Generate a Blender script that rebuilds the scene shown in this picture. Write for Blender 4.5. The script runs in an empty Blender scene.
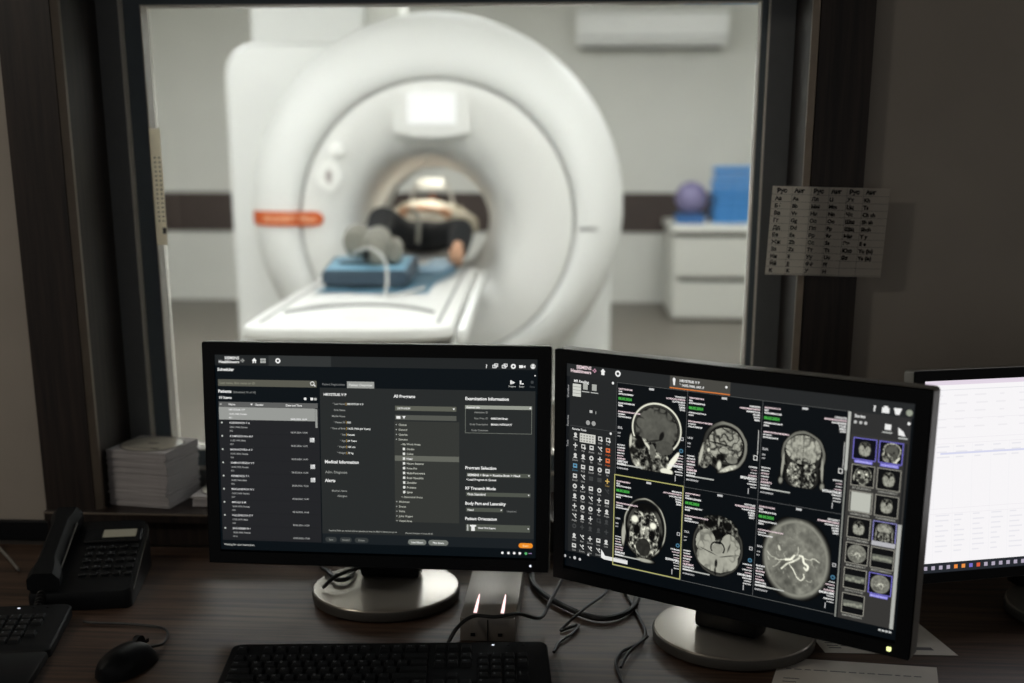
import bpy, bmesh, math, random
import numpy as np
from mathutils import Vector, Matrix
R_ = math.radians
random.seed(7); RNG = np.random.default_rng(7)
SC = bpy.context.scene
COL = SC.collection

# ------------------------------------------------------------------ camera, world, exposure
cam = bpy.data.cameras.new('camera'); camo = bpy.data.objects.new('camera', cam); COL.objects.link(camo)
camo.location = (0, 0, 1.48); camo.rotation_euler = (R_(90 - 14.7), 0, R_(3.4))
cam.lens = 42.08; cam.sensor_width = 36; cam.sensor_fit = 'HORIZONTAL'; cam.shift_y = 0.1196
cam.clip_start = 0.05; cam.clip_end = 60
cam.dof.use_dof = True; cam.dof.focus_distance = 1.80; cam.dof.aperture_fstop = 2.4
SC.camera = camo
w = bpy.data.worlds.new('world'); SC.world = w; w.use_nodes = True
w.node_tree.nodes['Background'].inputs[0].default_value = (1.0, 0.96, 0.92, 1)
w.node_tree.nodes['Background'].inputs[1].default_value = 0.12
SC.view_settings.view_transform = 'Standard'; SC.view_settings.look = 'None'
SC.view_settings.gamma = 1; SC.view_settings.use_curve_mapping = False
SC.view_settings.exposure = 0.0
PANEL_STRENGTH = 15.5          # scanner-room ceiling panels

# ------------------------------------------------------------------ helpers
def lin(c):
    return tuple((v/12.92 if v <= .04045 else ((v+.055)/1.055)**2.4) for v in [x/255 for x in c])
MATS = {}
def pm(name, rgb, rough=.5, metal=0., var=.06, scale=40, bump=0., spec=.5, stretch=None, translucent=0):
    """principled material whose colour is gently broken up by noise"""
    if name in MATS: return MATS[name]
    m = bpy.data.materials.new(name); m.use_nodes = True; nt = m.node_tree; b = nt.nodes['Principled BSDF']
    b.inputs['Roughness'].default_value = rough; b.inputs['Metallic'].default_value = metal
    b.inputs['Specular IOR Level'].default_value = spec
    c = lin(rgb); tc = nt.nodes.new('ShaderNodeTexCoord'); n = nt.nodes.new('ShaderNodeTexNoise')
    n.inputs['Scale'].default_value = scale; n.inputs['Detail'].default_value = 4
    src = tc.outputs['Object']
    if stretch:
        mp = nt.nodes.new('ShaderNodeMapping'); mp.inputs['Scale'].default_value = stretch
        nt.links.new(src, mp.inputs['Vector']); src = mp.outputs['Vector']
    nt.links.new(src, n.inputs['Vector'])
    r = nt.nodes.new('ShaderNodeValToRGB'); r.color_ramp.elements[0].position = .3; r.color_ramp.elements[1].position = .7
    r.color_ramp.elements[0].color = (*[v*(1-var) for v in c], 1); r.color_ramp.elements[1].color = (*[min(1, v*(1+var)) for v in c], 1)
    nt.links.new(n.outputs['Fac'], r.inputs['Fac']); nt.links.new(r.outputs['Color'], b.inputs['Base Color'])
    if bump:
        bp = nt.nodes.new('ShaderNodeBump'); bp.inputs['Strength'].default_value = bump; bp.inputs['Distance'].default_value = .002
        nt.links.new(n.outputs['Fac'], bp.inputs['Height']); nt.links.new(bp.outputs['Normal'], b.inputs['Normal'])
    if translucent:
        t = nt.nodes.new('ShaderNodeBsdfTranslucent'); nt.links.new(r.outputs['Color'], t.inputs['Color'])
        mx = nt.nodes.new('ShaderNodeMixShader'); mx.inputs[0].default_value = translucent
        nt.links.new(b.outputs[0], mx.inputs[1]); nt.links.new(t.outputs[0], mx.inputs[2])
        nt.links.new(mx.outputs[0], nt.nodes['Material Output'].inputs['Surface'])
    MATS[name] = m; return m
def emis(name, rgb, strength):
    if name in MATS: return MATS[name]
    m = bpy.data.materials.new(name); m.use_nodes = True; b = m.node_tree.nodes['Principled BSDF']
    b.inputs['Base Color'].default_value = (.02, .02, .02, 1); b.inputs['Roughness'].default_value = .4
    b.inputs['Emission Color'].default_value = (*lin(rgb), 1); b.inputs['Emission Strength'].default_value = strength
    MATS[name] = m; return m
def wood(name, a, b_, rough=.45, along='x', scale=1.0):
    m = bpy.data.materials.new(name); m.use_nodes = True; nt = m.node_tree; b = nt.nodes['Principled BSDF']
    tc = nt.nodes.new('ShaderNodeTexCoord'); mp = nt.nodes.new('ShaderNodeMapping')
    s = {'x': (1.2, 28, 28), 'z': (28, 28, 1.2)}[along]; mp.inputs['Scale'].default_value = [v*scale for v in s]
    n = nt.nodes.new('ShaderNodeTexNoise'); n.inputs['Scale'].default_value = 3.2; n.inputs['Detail'].default_value = 7; n.inputs['Distortion'].default_value = .35
    n2 = nt.nodes.new('ShaderNodeTexNoise'); n2.inputs['Scale'].default_value = 14; n2.inputs['Detail'].default_value = 3
    r = nt.nodes.new('ShaderNodeValToRGB'); r.color_ramp.elements[0].position = .33; r.color_ramp.elements[1].position = .68
    r.color_ramp.elements[0].color = (*lin(a), 1); r.color_ramp.elements[1].color = (*lin(b_), 1)
    ad = nt.nodes.new('ShaderNodeMath'); ad.operation = 'MULTIPLY_ADD'; ad.inputs[1].default_value = .3; 
    nt.links.new(tc.outputs['Object'], mp.inputs['Vector']); nt.links.new(mp.outputs[0], n.inputs['Vector']); nt.links.new(mp.outputs[0], n2.inputs['Vector'])
    sb = nt.nodes.new('ShaderNodeMath'); sb.operation = 'SUBTRACT'; sb.inputs[1].default_value = .15
    nt.links.new(n2.outputs['Fac'], ad.inputs[0]); nt.links.new(n.outputs['Fac'], ad.inputs[2]); nt.links.new(ad.outputs[0], sb.inputs[0])
    nt.links.new(sb.outputs[0], r.inputs['Fac']); nt.links.new(r.outputs['Color'], b.inputs['Base Color'])
    bp = nt.nodes.new('ShaderNodeBump'); bp.inputs['Strength'].default_value = .12; bp.inputs['Distance'].default_value = .001
    nt.links.new(n.outputs['Fac'], bp.inputs['Height']); nt.links.new(bp.outputs['Normal'], b.inputs['Normal'])
    b.inputs['Roughness'].default_value = rough
    MATS[name] = m; return m

def tag(o, label, cat, group=None):
    o['label'] = label; o['category'] = cat
    if group: o['group'] = group
    return o
def empty(name, loc=(0, 0, 0), rz=0.):
    o = bpy.data.objects.new(name, None); COL.objects.link(o); o.location = loc; o.rotation_euler = (0, 0, R_(rz)); o.empty_display_size = .05
    return o
def thing(name, label, cat, loc=(0, 0, 0), rz=0., group=None):
    return tag(empty(name, loc, rz), label, cat, group)
def obj(name, bm, mat, parent=None, smooth=False, loc=None, rot=None):
    me = bpy.data.meshes.new(name)
    bmesh.ops.recalc_face_normals(bm, faces=bm.faces[:])
    bm.to_mesh(me); bm.free()
    for m in (mat if isinstance(mat, (list, tuple)) else [mat]): me.materials.append(m)
    if smooth:
        me.polygons.foreach_set('use_smooth', [True]*len(me.polygons))
        try: me.set_sharp_from_angle(angle=R_(38))
        except Exception: pass
    o = bpy.data.objects.new(name, me); COL.objects.link(o)
    if parent: o.parent = parent
    if loc: o.location = loc
    if rot: o.rotation_euler = rot
    return o
def inst(src, name, parent=None, loc=None, rot=None, mat=None):
    o = bpy.data.objects.new(name, src.data); COL.objects.link(o)
    if parent: o.parent = parent
    if loc is not None: o.location = loc
    if rot is not None: o.rotation_euler = rot
    return o
def struct(o): o['kind'] = 'structure'; return o
def box(bm, x0, x1, y0, y1, z0, z1, bev=0., seg=2, mat=0, M=None):
    vs = [bm.verts.new((x, y, z)) for z in (z0, z1) for y in (y0, y1) for x in (x0, x1)]
    fs = [bm.faces.new([vs[i] for i in f]) for f in ((0, 2, 3, 1), (4, 5, 7, 6), (0, 1, 5, 4), (2, 6, 7, 3), (0, 4, 6, 2), (1, 3, 7, 5))]
    for f in fs: f.material_index = mat
    geo = vs
    if bev > 0:
        es = list({e for f in fs for e in f.edges})
        r = bmesh.ops.bevel(bm, geom=es, offset=bev, segments=seg, profile=.5, affect='EDGES')
        geo = list({v for f in r['faces'] for v in f.verts} | {v for v in vs if v.is_valid})
        for f in r['faces']: f.material_index = mat
    if M is not None: bmesh.ops.transform(bm, matrix=M, verts=[v for v in geo if v.is_valid])
    return bm
def B(*a, **k): return box(bmesh.new(), *a, **k)
def loft(bm, rings, closed=True, cap0=False, cap1=False, mat=0):
    vr = [[bm.verts.new(p) for p in r] for r in rings]; n = len(vr[0])
    for a, b in zip(vr, vr[1:]):
        for i in range(n if closed else n-1):
            f = bm.faces.new((a[i], a[(i+1) % n], b[(i+1) % n], b[i])); f.material_index = mat
    if cap0: bm.faces.new(vr[0]).material_index = mat
    if cap1: bm.faces.new(vr[-1]).material_index = mat
    return vr
def circ(cx, cz, r, y, n=96): return [(cx+r*math.cos(2*math.pi*i/n), y, cz+r*math.sin(2*math.pi*i/n)) for i in range(n)]
def lathe(bm, prof, n=48, cx=0, cy=0, sx=1, sy=1, mat=0):
    """prof = [(r, z)], around z"""
    rings = [[(cx+sx*r*math.cos(2*math.pi*i/n), cy+sy*r*math.sin(2*math.pi*i/n), z) for i in range(n)] for r, z in prof]
    loft(bm, rings, True, True, True, mat); return bm
def catmull(pts, k=8):
    P = [Vector(p) for p in pts]; P = [2*P[0]-P[1]] + P + [2*P[-1]-P[-2]]; out = []
    for i in range(1, len(P)-2):
        for j in range(k):
            t = j/k; a, b, c, d = P[i-1], P[i], P[i+1], P[i+2]
            out.append(.5*((2*b)+(c-a)*t+(2*a-5*b+4*c-d)*t*t+(3*b-a-3*c+d)*t**3))
    return out + [P[-2]]
def tube(bm, pts, r, n=8, k=8, smoothp=True, mat=0):
    P = catmull(pts, k) if smoothp else [Vector(p) for p in pts]; rings = []; up = Vector((0, 0, 1)); prev = None
    for i, p in enumerate(P):
        t = (P[min(i+1, len(P)-1)]-P[max(i-1, 0)]).normalized()
        s = t.cross(prev if prev is not None else up)
        if s.length < 1e-4: s = t.cross(Vector((1, 0, 0)))
        s.normalize(); q = s.cross(t).normalized(); prev = q
        rr = r[min(i*len(r)//len(P), len(r)-1)] if isinstance(r, (list, tuple)) else r
        rings.append([p+rr*(math.cos(2*math.pi*j/n)*s+math.sin(2*math.pi*j/n)*q) for j in range(n)])
    loft(bm, rings, True, True, True, mat); return bm
def prism(bm, poly, y0, y1, mat=0):
    a = [bm.verts.new((x, y0, z)) for x, z in poly]; b = [bm.verts.new((x, y1, z)) for x, z in poly]
    n = len(poly); bm.faces.new(a).material_index = mat; bm.faces.new(b[::-1]).material_index = mat
    for i in range(n): bm.faces.new((a[i], b[i], b[(i+1) % n], a[(i+1) % n])).material_index = mat
    return bm
def rrect(cx, cz, hx, hz, r, n=6):
    out = []
    for k, (sx, sz) in enumerate(((1, 1), (-1, 1), (-1, -1), (1, -1))):
        for i in range(n+1):
            a = math.pi/2*(k+i/n); out.append((cx+sx*(hx-r)+r*math.cos(a), cz+sz*(hz-r)+r*math.sin(a)))
    return out
def frame_bm(bm, x0, x1, z0, z1, t, y0, y1, tb=None, tt=None, mat=0, tr=None):
    """rectangular frame of four mitred bars: outer size given, bar width t (sides), tb bottom, tt top"""
    tb = t if tb is None else tb; tt = t if tt is None else tt; tr = t if tr is None else tr
    o = [(x0, z0), (x1, z0), (x1, z1), (x0, z1)]; i = [(x0+t, z0+tb), (x1-tr, z0+tb), (x1-tr, z1-tt), (x0+t, z1-tt)]
    V = {}
    for k in range(4):
        for nm, L in (('o', o), ('i', i)):
            for yy, y in ((0, y0), (1, y1)): V[nm, k, yy] = bm.verts.new((L[k][0], y, L[k][1]))
    for k in range(4):
        l = (k+1) % 4
        for f in ((('o', k, 0), ('o', l, 0), ('i', l, 0), ('i', k, 0)), (('o', k, 1), ('i', k, 1), ('i', l, 1), ('o', l, 1)),
                  (('o', k, 0), ('o', k, 1), ('o', l, 1), ('o', l, 0)), (('i', k, 0), ('i', l, 0), ('i', l, 1), ('i', k, 1))):
            bm.faces.new([V[q] for q in f]).material_index = mat
    return bm

# ---- lettering: glyph outlines of the built-in font, laid into meshes
GL = {}
def _glyph_mesh(s, off):
    cu = bpy.data.curves.new('glyph', 'FONT'); cu.body = s; cu.size = 1; cu.resolution_u = 2; cu.offset = off
    o = bpy.data.objects.new('glyph', cu); COL.objects.link(o)
    dg = bpy.context.evaluated_depsgraph_get(); ev = o.evaluated_get(dg); me = ev.to_mesh()
    v = [(p.co.x, p.co.y) for p in me.vertices]; f = [tuple(p.vertices) for p in me.polygons]
    ev.to_mesh_clear(); bpy.data.objects.remove(o); bpy.data.curves.remove(cu)
    return v, f
def glyph(c, off=.018):
    if (c, off) not in GL:
        v, f = _glyph_mesh(c, off)
        wd = lambda s: max(p[0] for p in _glyph_mesh(s, 0)[0])
        adv = wd('H'+c+'H') - wd('HH')
        GL[c, off] = (np.array(v, float).reshape(-1, 2), f, adv)
    return GL[c, off]
def text_width(s, off=.018): return sum(glyph(c, off)[2] for c in s)
def text_geo(s, x, y, size, align='l', off=.018, rot=0):
    """baseline at y (y grows upward). yields (verts Nx2, faces)"""
    W = text_width(s, off)*size; px = {'l': 0, 'c': -W/2, 'r': -W}[align]; c_, s_ = math.cos(rot), math.sin(rot)
    for c in s:
        v, f, a = glyph(c, off)
        if len(v):
            q = v*size + (px, 0)
            yield np.stack([x+q[:, 0]*c_-q[:, 1]*s_, y+q[:, 0]*s_+q[:, 1]*c_], 1), f
        px += a*size

class Display:
    """flat picture made of coloured faces, in millimetres from the top-left of a panel"""
    def __init__(s, w, h): s.w, s.h = w, h; s.V = []; s.F = []; s.C = []; s.n = 0
    def add(s, v2, faces, col, layer):
        v2 = np.asarray(v2, float); k = len(v2)
        s.V.append(np.column_stack([v2, np.full(k, layer*.12)]))
        c = np.asarray(col, float)
        if c.ndim == 1: c = np.tile(np.array(lin(c)), (k, 1))
        s.C.append(c); s.F += [tuple(i+s.n for i in f) for f in faces]; s.n += k
    def rect(s, x0, y0, x1, y1, col, layer=1): s.add([(x0, y0), (x1, y0), (x1, y1), (x0, y1)], [(0, 3, 2, 1)], col, layer)
    def frame(s, x0, y0, x1, y1, t, col, layer=2):
        s.rect(x0, y0, x1, y0+t, col, layer); s.rect(x0, y1-t, x1, y1, col, layer); s.rect(x0, y0+t, x0+t, y1-t, col, layer); s.rect(x1-t, y0+t, x1, y1-t, col, layer)
    def poly(s, pts, col, layer=2): s.add(pts, [tuple(range(len(pts)))[::-1]], col, layer)
    def disc(s, cx, cy, r, col, layer=2, ry=None, n=14): s.poly([(cx+r*math.cos(2*math.pi*i/n), cy+(ry or r)*math.sin(2*math.pi*i/n)) for i in range(n)], col, layer)
    def pill(s, x0, y0, x1, y1, col, layer=2):
        r = (y1-y0)/2; pts = []
        for i in range(9): a = -math.pi/2+math.pi*i/8; pts.append((x1-r+r*math.cos(a), y0+r+r*math.sin(a)))
        for i in range(9): a = math.pi/2+math.pi*i/8; pts.append((x0+r+r*math.cos(a), y0+r+r*math.sin(a)))
        s.poly(pts, col, layer)
    def text(s, x, y, t, col, size=4.2, w=None, align='l', layer=4, off=.022, rot=0):
        """y = middle of the capitals"""
        if w: size = w/max(text_width(t, off), 1e-6)
        bx, by = (x, y+.36*size) if not rot else (x+.36*size, y)
        for v, f in text_geo(t, 0, 0, size, align, off, rot):
            s.add(np.stack([bx+v[:, 0], by-v[:, 1]], 1), f, col, layer)
    def image(s, x0, y0, x1, y1, A, layer=2, tint=(1, 1, .92), thr=.012):
        n, m = A.shape; X, Y = np.meshgrid(np.linspace(x0, x1, m), np.linspace(y0, y1, n))
        g = np.clip(A, 0, 1)[..., None]*np.array(tint)
        g = np.where(g <= .04045, g/12.92, ((g+.055)/1.055)**2.4).reshape(-1, 3)
        idx = np.arange(n*m).reshape(n, m)
        q = np.stack([idx[:-1, :-1], idx[1:, :-1], idx[1:, 1:], idx[:-1, 1:]], -1).reshape(-1, 4)
        keep = np.max(A.reshape(-1)[q], 1) > thr
        used = np.unique(q[keep]); mp = -np.ones(n*m, int); mp[used] = np.arange(len(used))
        s.add(np.stack([X.ravel(), Y.ravel()], 1)[used], [tuple(r) for r in mp[q[keep]].tolist()], g[used], layer)
    def build(s, name, mat, parent, origin, flip=True):
        """local frame of the parent: x right, z up, facing -y; origin = (x, y, z) of the top-left corner"""
        V = np.concatenate(s.V)/1000.; P = np.stack([origin[0]+V[:, 0], origin[1]-V[:, 2], origin[2]-V[:, 1]], 1)
        me = bpy.data.meshes.new(name); me.from_pydata(P.tolist(), [], s.F)
        at = me.color_attributes.new('Col', 'FLOAT_COLOR', 'POINT')
        C = np.concatenate(s.C); at.data.foreach_set('color', np.column_stack([C, np.ones(len(C))]).astype(np.float32).ravel())
        me.materials.append(mat); o = bpy.data.objects.new(name, me); COL.objects.link(o); o.parent = parent
        return o
def attr_mat(name, emit=1.0, rough=.35):
    m = bpy.data.materials.new(name); m.use_nodes = True; nt = m.node_tree; b = nt.nodes['Principled BSDF']
    a = nt.nodes.new('ShaderNodeAttribute'); a.attribute_name = 'Col'
    b.inputs['Roughness'].default_value = rough
    if emit:
        b.inputs['Base Color'].default_value = (.003, .004, .005, 1)
        nt.links.new(a.outputs['Color'], b.inputs['Emission Color']); b.inputs['Emission Strength'].default_value = emit
    else: nt.links.new(a.outputs['Color'], b.inputs['Base Color'])
    MATS[name] = m; return m

# ------------------------------------------------------------------ materials
M_wall = pm('painted_wall_grey', (172, 165, 155), .8, var=.05, scale=6, bump=.05)
M_wallw = pm('painted_wall_white', (224, 224, 217), .75, var=.02, scale=4)
M_ceil = pm('ceiling_white', (225, 225, 220), .8, var=.02)
M_floorm = pm('vinyl_floor_grey', (112, 106, 97), .45, var=.06, scale=3)
M_floorc = pm('vinyl_floor_dark', (60, 56, 52), .5, var=.08, scale=4)
M_band = pm('brown_wall_band', (66, 54, 49), .55, var=.06, scale=10)
M_desk = wood('desk_laminate', (40, 29, 23), (96, 74, 59), .46, 'x')
M_case = wood('dark_casing_laminate', (24, 20, 19), (52, 42, 37), .45, 'z')
M_edge = pm('casing_edge_band', (136, 124, 110), .4, var=.08)
M_alu = pm('dark_aluminium_frame', (128, 132, 134), .4, .1, var=.04)
M_bead = pm('graphite_glazing_bead', (104, 116, 124), .4, .1, var=.04)
M_rev = pm('brown_far_lining', (104, 82, 66), .6, var=.06)
M_black = pm('black_satin_plastic', (9, 13, 17), .42, var=.08, scale=60, spec=.28)
M_blackm = pm('black_matt_plastic', (10, 14, 18), .6, var=.1, scale=80, spec=.25)
M_key = pm('black_key_plastic', (13, 17, 21), .5, var=.08, spec=.3)
M_shell = pm('grey_shell_plastic', (140, 139, 134), .4, .2, var=.04)
M_base = pm('satin_silver_base', (180, 174, 164), .24, .6, var=.03, scale=15)
M_silver = pm('brushed_silver_box', (150, 145, 138), .4, .5, var=.05, scale=25, stretch=(40, 1, 1))
M_white = pm('scanner_white', (228, 229, 226), .55, var=.012, scale=3)
M_white2 = pm('scanner_white_inner', (226, 226, 222), .35, var=.012, scale=3)
M_gap = pm('dark_seam_shade', (90, 92, 90), .7)
M_paper = pm('white_paper', (232, 227, 218), .85, var=.03, translucent=.25)
M_sleeve = pm('paper_sleeve', (190, 187, 188), .85, var=.04)
M_ink = pm('black_print', (18, 18, 20), .8, var=.02)
M_greyink = pm('grey_print', (110, 110, 112), .8, var=.02)
M_blue_w = pm('slate_blue_vinyl', (48, 66, 80), .5, var=.06, scale=10)
M_blue_l = pm('pale_blue_vinyl', (112, 156, 178), .55, var=.05, scale=10)
M_blue_t = pm('bright_blue_towel', (80, 150, 214), .9, var=.12, scale=60, bump=.4)
M_coil = pm('grey_coil_plastic', (122, 120, 110), .5, var=.05)
M_trou = pm('black_trousers', (9, 12, 17), .9, var=.12, scale=30)
M_shirt = pm('off_white_shirt', (190, 184, 170), .9, var=.16, scale=22)
M_skin = pm('skin', (196, 150, 120), .55, var=.05)
M_hair = pm('dark_hair', (40, 30, 26), .7, var=.2, scale=90)
M_sock = pm('grey_sock', (140, 138, 130), .9, var=.1, scale=80)
M_cable = pm('black_cable', (14, 15, 17), .5, var=.05)
M_cablew = pm('white_cable', (205, 205, 200), .5, var=.03)
M_cab = pm('cabinet_white', (206, 206, 198), .4, var=.02)
M_slot = pm('dark_handle_gap', (84, 82, 76), .6)
M_ball = pm('lavender_ball', (132, 126, 164), .45, var=.06, scale=12)
M_orange = pm('orange_plate', (206, 88, 22), .45, var=.03)
M_peach = pm('pale_lettering', (236, 168, 128), .5, var=.02)
M_screen = attr_mat('monitor_picture', 1.0, .35)
M_disc = pm('disc_print', (196, 190, 176), .3, .1, var=.05, scale=20)
M_lamp = emis('lamp_diffuser', (250, 251, 255), PANEL_STRENGTH)
M_lcd = emis('phone_lcd', (150, 145, 125), .30)
M_glint = emis('painted_glint', (255, 214, 214), 1.5)  # glow painted for pinkish reflections on the silver box
M_ledg = emis('green_led', (235, 245, 160), 1.6)
M_ledw = emis('white_led', (235, 240, 255), 1.2)
def glass_mat():
    m = bpy.data.materials.new('window_glass'); m.use_nodes = True; nt = m.node_tree
    nt.nodes.remove(nt.nodes['Principled BSDF'])
    t = nt.nodes.new('ShaderNodeBsdfTransparent'); t.inputs[0].default_value = (.95, .96, .94, 1)
    g = nt.nodes.new('ShaderNodeBsdfGlossy'); g.inputs['Roughness'].default_value = .02
    f = nt.nodes.new('ShaderNodeFresnel'); f.inputs[0].default_value = 1.25
    mx = nt.nodes.new('ShaderNodeMixShader'); nt.links.new(f.outputs[0], mx.inputs[0]); nt.links.new(t.outputs[0], mx.inputs[1]); nt.links.new(g.outputs[0], mx.inputs[2])
    nt.links.new(mx.outputs[0], nt.nodes['Material Output'].inputs['Surface']); return m
M_glass = glass_mat()

# ------------------------------------------------------------------ control room shell
FZ = 0.2                                   # scanner-room floor level
WY = 2.15                                  # partition wall face
OX0, OX1, SZ = -.909, .374, .817           # window opening, sill level
TOPZ = 1.80
struct(obj('floor', B(-3, 3, -1.5, 2.15, -.05, 0), M_floorc))
bm = bmesh.new()
for x0, x1, z0, z1 in ((-4.2, OX0-.004, -.05, 2.95), (OX1+.004, 2.8, -.05, 2.95), (OX0-.004, OX1+.004, -.05, SZ-.02), (OX0-.004, OX1+.004, TOPZ+.004, 2.95)):
    box(bm, x0, x1, WY, 2.50, z0, z1)
struct(obj('wall_front', bm, M_wall))
# casing around the window: face boards, lit edge strips, reveal boards
CF = 2.13
def casing(name, x0, x1, edge_x, s):
    o = struct(obj(name, B(x0, x1, CF, WY, .75, 2.3), M_case))
    bm = bmesh.new(); z0, z1 = SZ, 2.3     # chamfered edge band towards the opening
    vs = [[bm.verts.new(p) for p in ((edge_x-s*.010, CF-.0005, z), (edge_x, CF-.0005+.010, z), (edge_x, CF+.02, z), (edge_x-s*.010, CF+.02, z))] for z in (z0, z1)]
    for i in range(4): bm.faces.new((vs[0][i], vs[0][(i+1) % 4], vs[1][(i+1) % 4], vs[1][i]))
    bm.faces.new(vs[0]); bm.faces.new(vs[1][::-1])
    obj('edge_band', bm, M_edge, o)
    return o
casing('trim_1', -1.016, OX0-.012, OX0, 1)
casing('trim_2', OX1+.012, .475, OX1, -1)
struct(obj('trim_3', B(OX0-.003, OX0, CF+.02, 2.50, SZ, TOPZ), M_case))
struct(obj('trim_4', B(OX1, OX1+.003, CF+.02, 2.50, SZ, TOPZ), M_case))
struct(obj('trim_5', B(OX0, OX1, CF, 2.50, TOPZ, TOPZ+.003), M_case))
struct(obj('trim_6', B(-1.016, .475, CF-.012, CF+.02, TOPZ+.004, 2.3), M_case))
sill = struct(obj('trim_7', B(-1.016, .475, CF-.014, 2.32, SZ-.02, SZ, .0015, 1), M_case))
obj('edge_band', B(-1.016, .475, CF-.0152, CF-.0142, SZ-.0035, SZ-.001), M_edge, sill)
struct(obj('trim_8', B(-1.016+.002, .475, CF, WY, .75, SZ-.02), M_case))
struct(obj('baseboard_front', B(-3, -1.018, WY-.012, WY, .75, .79, .002, 1), M_blackm))

# window: outer frame, glazing bead, far lining, pane
win = struct(empty('window_1', (0, 2.33, SZ)))
def WP(name, bm, mat): return obj(name, bm, mat, win)
zz = lambda z: z-SZ
M_lite = pm('edge_light_paint', (236, 232, 222), .5, var=.04)  # pale colour stands for window light on the frame's inner sides
WP('outer_frame', frame_bm(bmesh.new(), OX0, OX1-.001, zz(SZ+.001), zz(TOPZ), .041, -.025, .03, tb=.034, tt=.032, tr=.044), M_alu)
WP('edge_light_line', frame_bm(bmesh.new(), OX0+.0412, OX1-.0452, zz(.8522), zz(1.7678), .0018, -.0235, -.0005), M_lite)
WP('glazing_bead', frame_bm(bmesh.new(), -.8675, .3285, zz(.8525), zz(1.7675), .032, .000, .034, tb=.034, tt=.025, tr=.0115), M_bead)
WP('bead_light_line', frame_bm(bmesh.new(), -.8353, .3168, zz(.8867), zz(1.7423), .0022, .0015, .050), M_lite)
WP('glass_pane', B(-.833, .3144, .036, .042, zz(.889), zz(1.740)), M_glass)
WP('far_lining', frame_bm(bmesh.new(), OX0+.002, OX1-.002, zz(SZ+.002), zz(TOPZ-.002), .058, .0515, .090, tb=.05, tt=.022, tr=.030), M_rev)

# unseen control-room lamp, added behind the desk to brighten the left wall
t = thing('ceiling_light', 'unseen round lamp added to brighten the left of the control room', 'ceiling light', (-1.95, .75, 2.55))
obj('fill_lamp_canopy', lathe(bmesh.new(), [(.06, .03), (.15, .028), (.17, .0), (.165, -.012)], 40), M_white, t, True)
obj('fill_lamp_shade', lathe(bmesh.new(), [(.164, -.013), (.15, -.05), (.10, -.075), (.02, -.083)], 40), emis('fill_lamp_glow', (255, 245, 230), 40.0), t, True)
struct(obj('ceiling', B(-4.2, 2.8, -.6, 2.15, 2.581, 2.63), M_wall))

# ------------------------------------------------------------------ scanner room shell
RX0, RX1, RY0, RY1, CZ = -4.2, 2.8, 2.50, 10.45, 2.95
struct(obj('floor', B(RX0, RX1, RY0, RY1, FZ-.05, FZ), M_floorm))
struct(obj('ceiling', B(RX0, RX1, RY0, RY1, CZ, CZ+.05), M_ceil))
struct(obj('wall_back', B(RX0, RX1, RY1, RY1+.1, FZ-.05, CZ), M_wallw))
struct(obj('wall_left', B(RX0-.1, RX0, RY0, RY1+.1, FZ-.05, CZ), M_wallw))
struct(obj('wall_right', B(RX1, RX1+.1, RY0, RY1+.1, FZ-.05, CZ), M_wallw))
struct(obj('wall_partition', B(RX0, OX0-.004, 2.50, 2.512, FZ, CZ), M_wallw))
struct(obj('wall_partition', B(OX1+.004, RX1, 2.50, 2.512, FZ, CZ), M_wallw))
struct(obj('trim_9', B(RX0, RX1, RY1-.025, RY1, .80, 1.127, .006, 1), M_band))
struct(obj('trim_10', B(RX0, RX0+.025, RY0+.1, RY1-.03, .80, 1.127, .006, 1), M_band))
for ly, nm, xs_ in ((3.15, 'near', (-2.4, -.7, 1.0)), (4.7, 'middle', (-2.6, 1.3)), (7.6, 'far', (-2.6, -.8, 1.0))):
    for lx in xs_:
        t = thing('ceiling_light', 'square white recessed ceiling panel light, %s row, %s side of the scanner room' % (nm, 'left' if lx < -1 else 'middle' if lx < 0 else 'right'), 'ceiling light', (lx, ly, CZ), 0, 'scanner room ceiling panels')
        obj('frame', frame_bm(bmesh.new(), -.45, .45, -.45, .45, .03, -.018, -.001), M_white, t, rot=(R_(90), 0, 0))
        obj('diffuser', B(-.42, .42, -.42, .42, -.014, -.004), M_lamp, t)

# ------------------------------------------------------------------ the scanner
GX, GY = -.685, 5.65
G = thing('mri_scanner', 'large white ring-shaped MRI scanner with orange name plate and lit display', 'scanner', (GX, GY, FZ), 2.75)
NS = 120
def zl(z): return z-FZ
RC = zl(1.205)                              # ring centre height
def rr_ring(y, hx0, hx1, z0, z1, r):
    """rounded rectangle sampled along the same angles as the ring circles"""
    out = []; cx, cz = 0, RC
    for i in range(NS):
        a = 2*math.pi*i/NS; dx, dz = math.cos(a), math.sin(a); lo, hi = 0, 3.
        for _ in range(34):
            m = (lo+hi)/2; x, z = cx+m*dx, cz+m*dz
            X0, X1, Z0, Z1 = hx0+r, hx1-r, z0+r, z1-r
            qx = max(X0-x, 0, x-X1); qz = max(Z0-z, 0, z-Z1)
            inside = math.hypot(qx, qz) <= r
            if dx > 0 and dz > 0: inside = m <= .872     # upper right corner follows the ring
            lo, hi = (m, hi) if inside else (lo, m)
        out.append((cx+lo*dx, y, cz+lo*dz))
    return out
def body_ring(y, inset): return rr_ring(y, -1.068+inset, .85-inset, .0+inset*.2, zl(1.985)-inset, .15)
bx_, bz_ = -.085, zl(1.095)                # far bore centre
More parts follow.
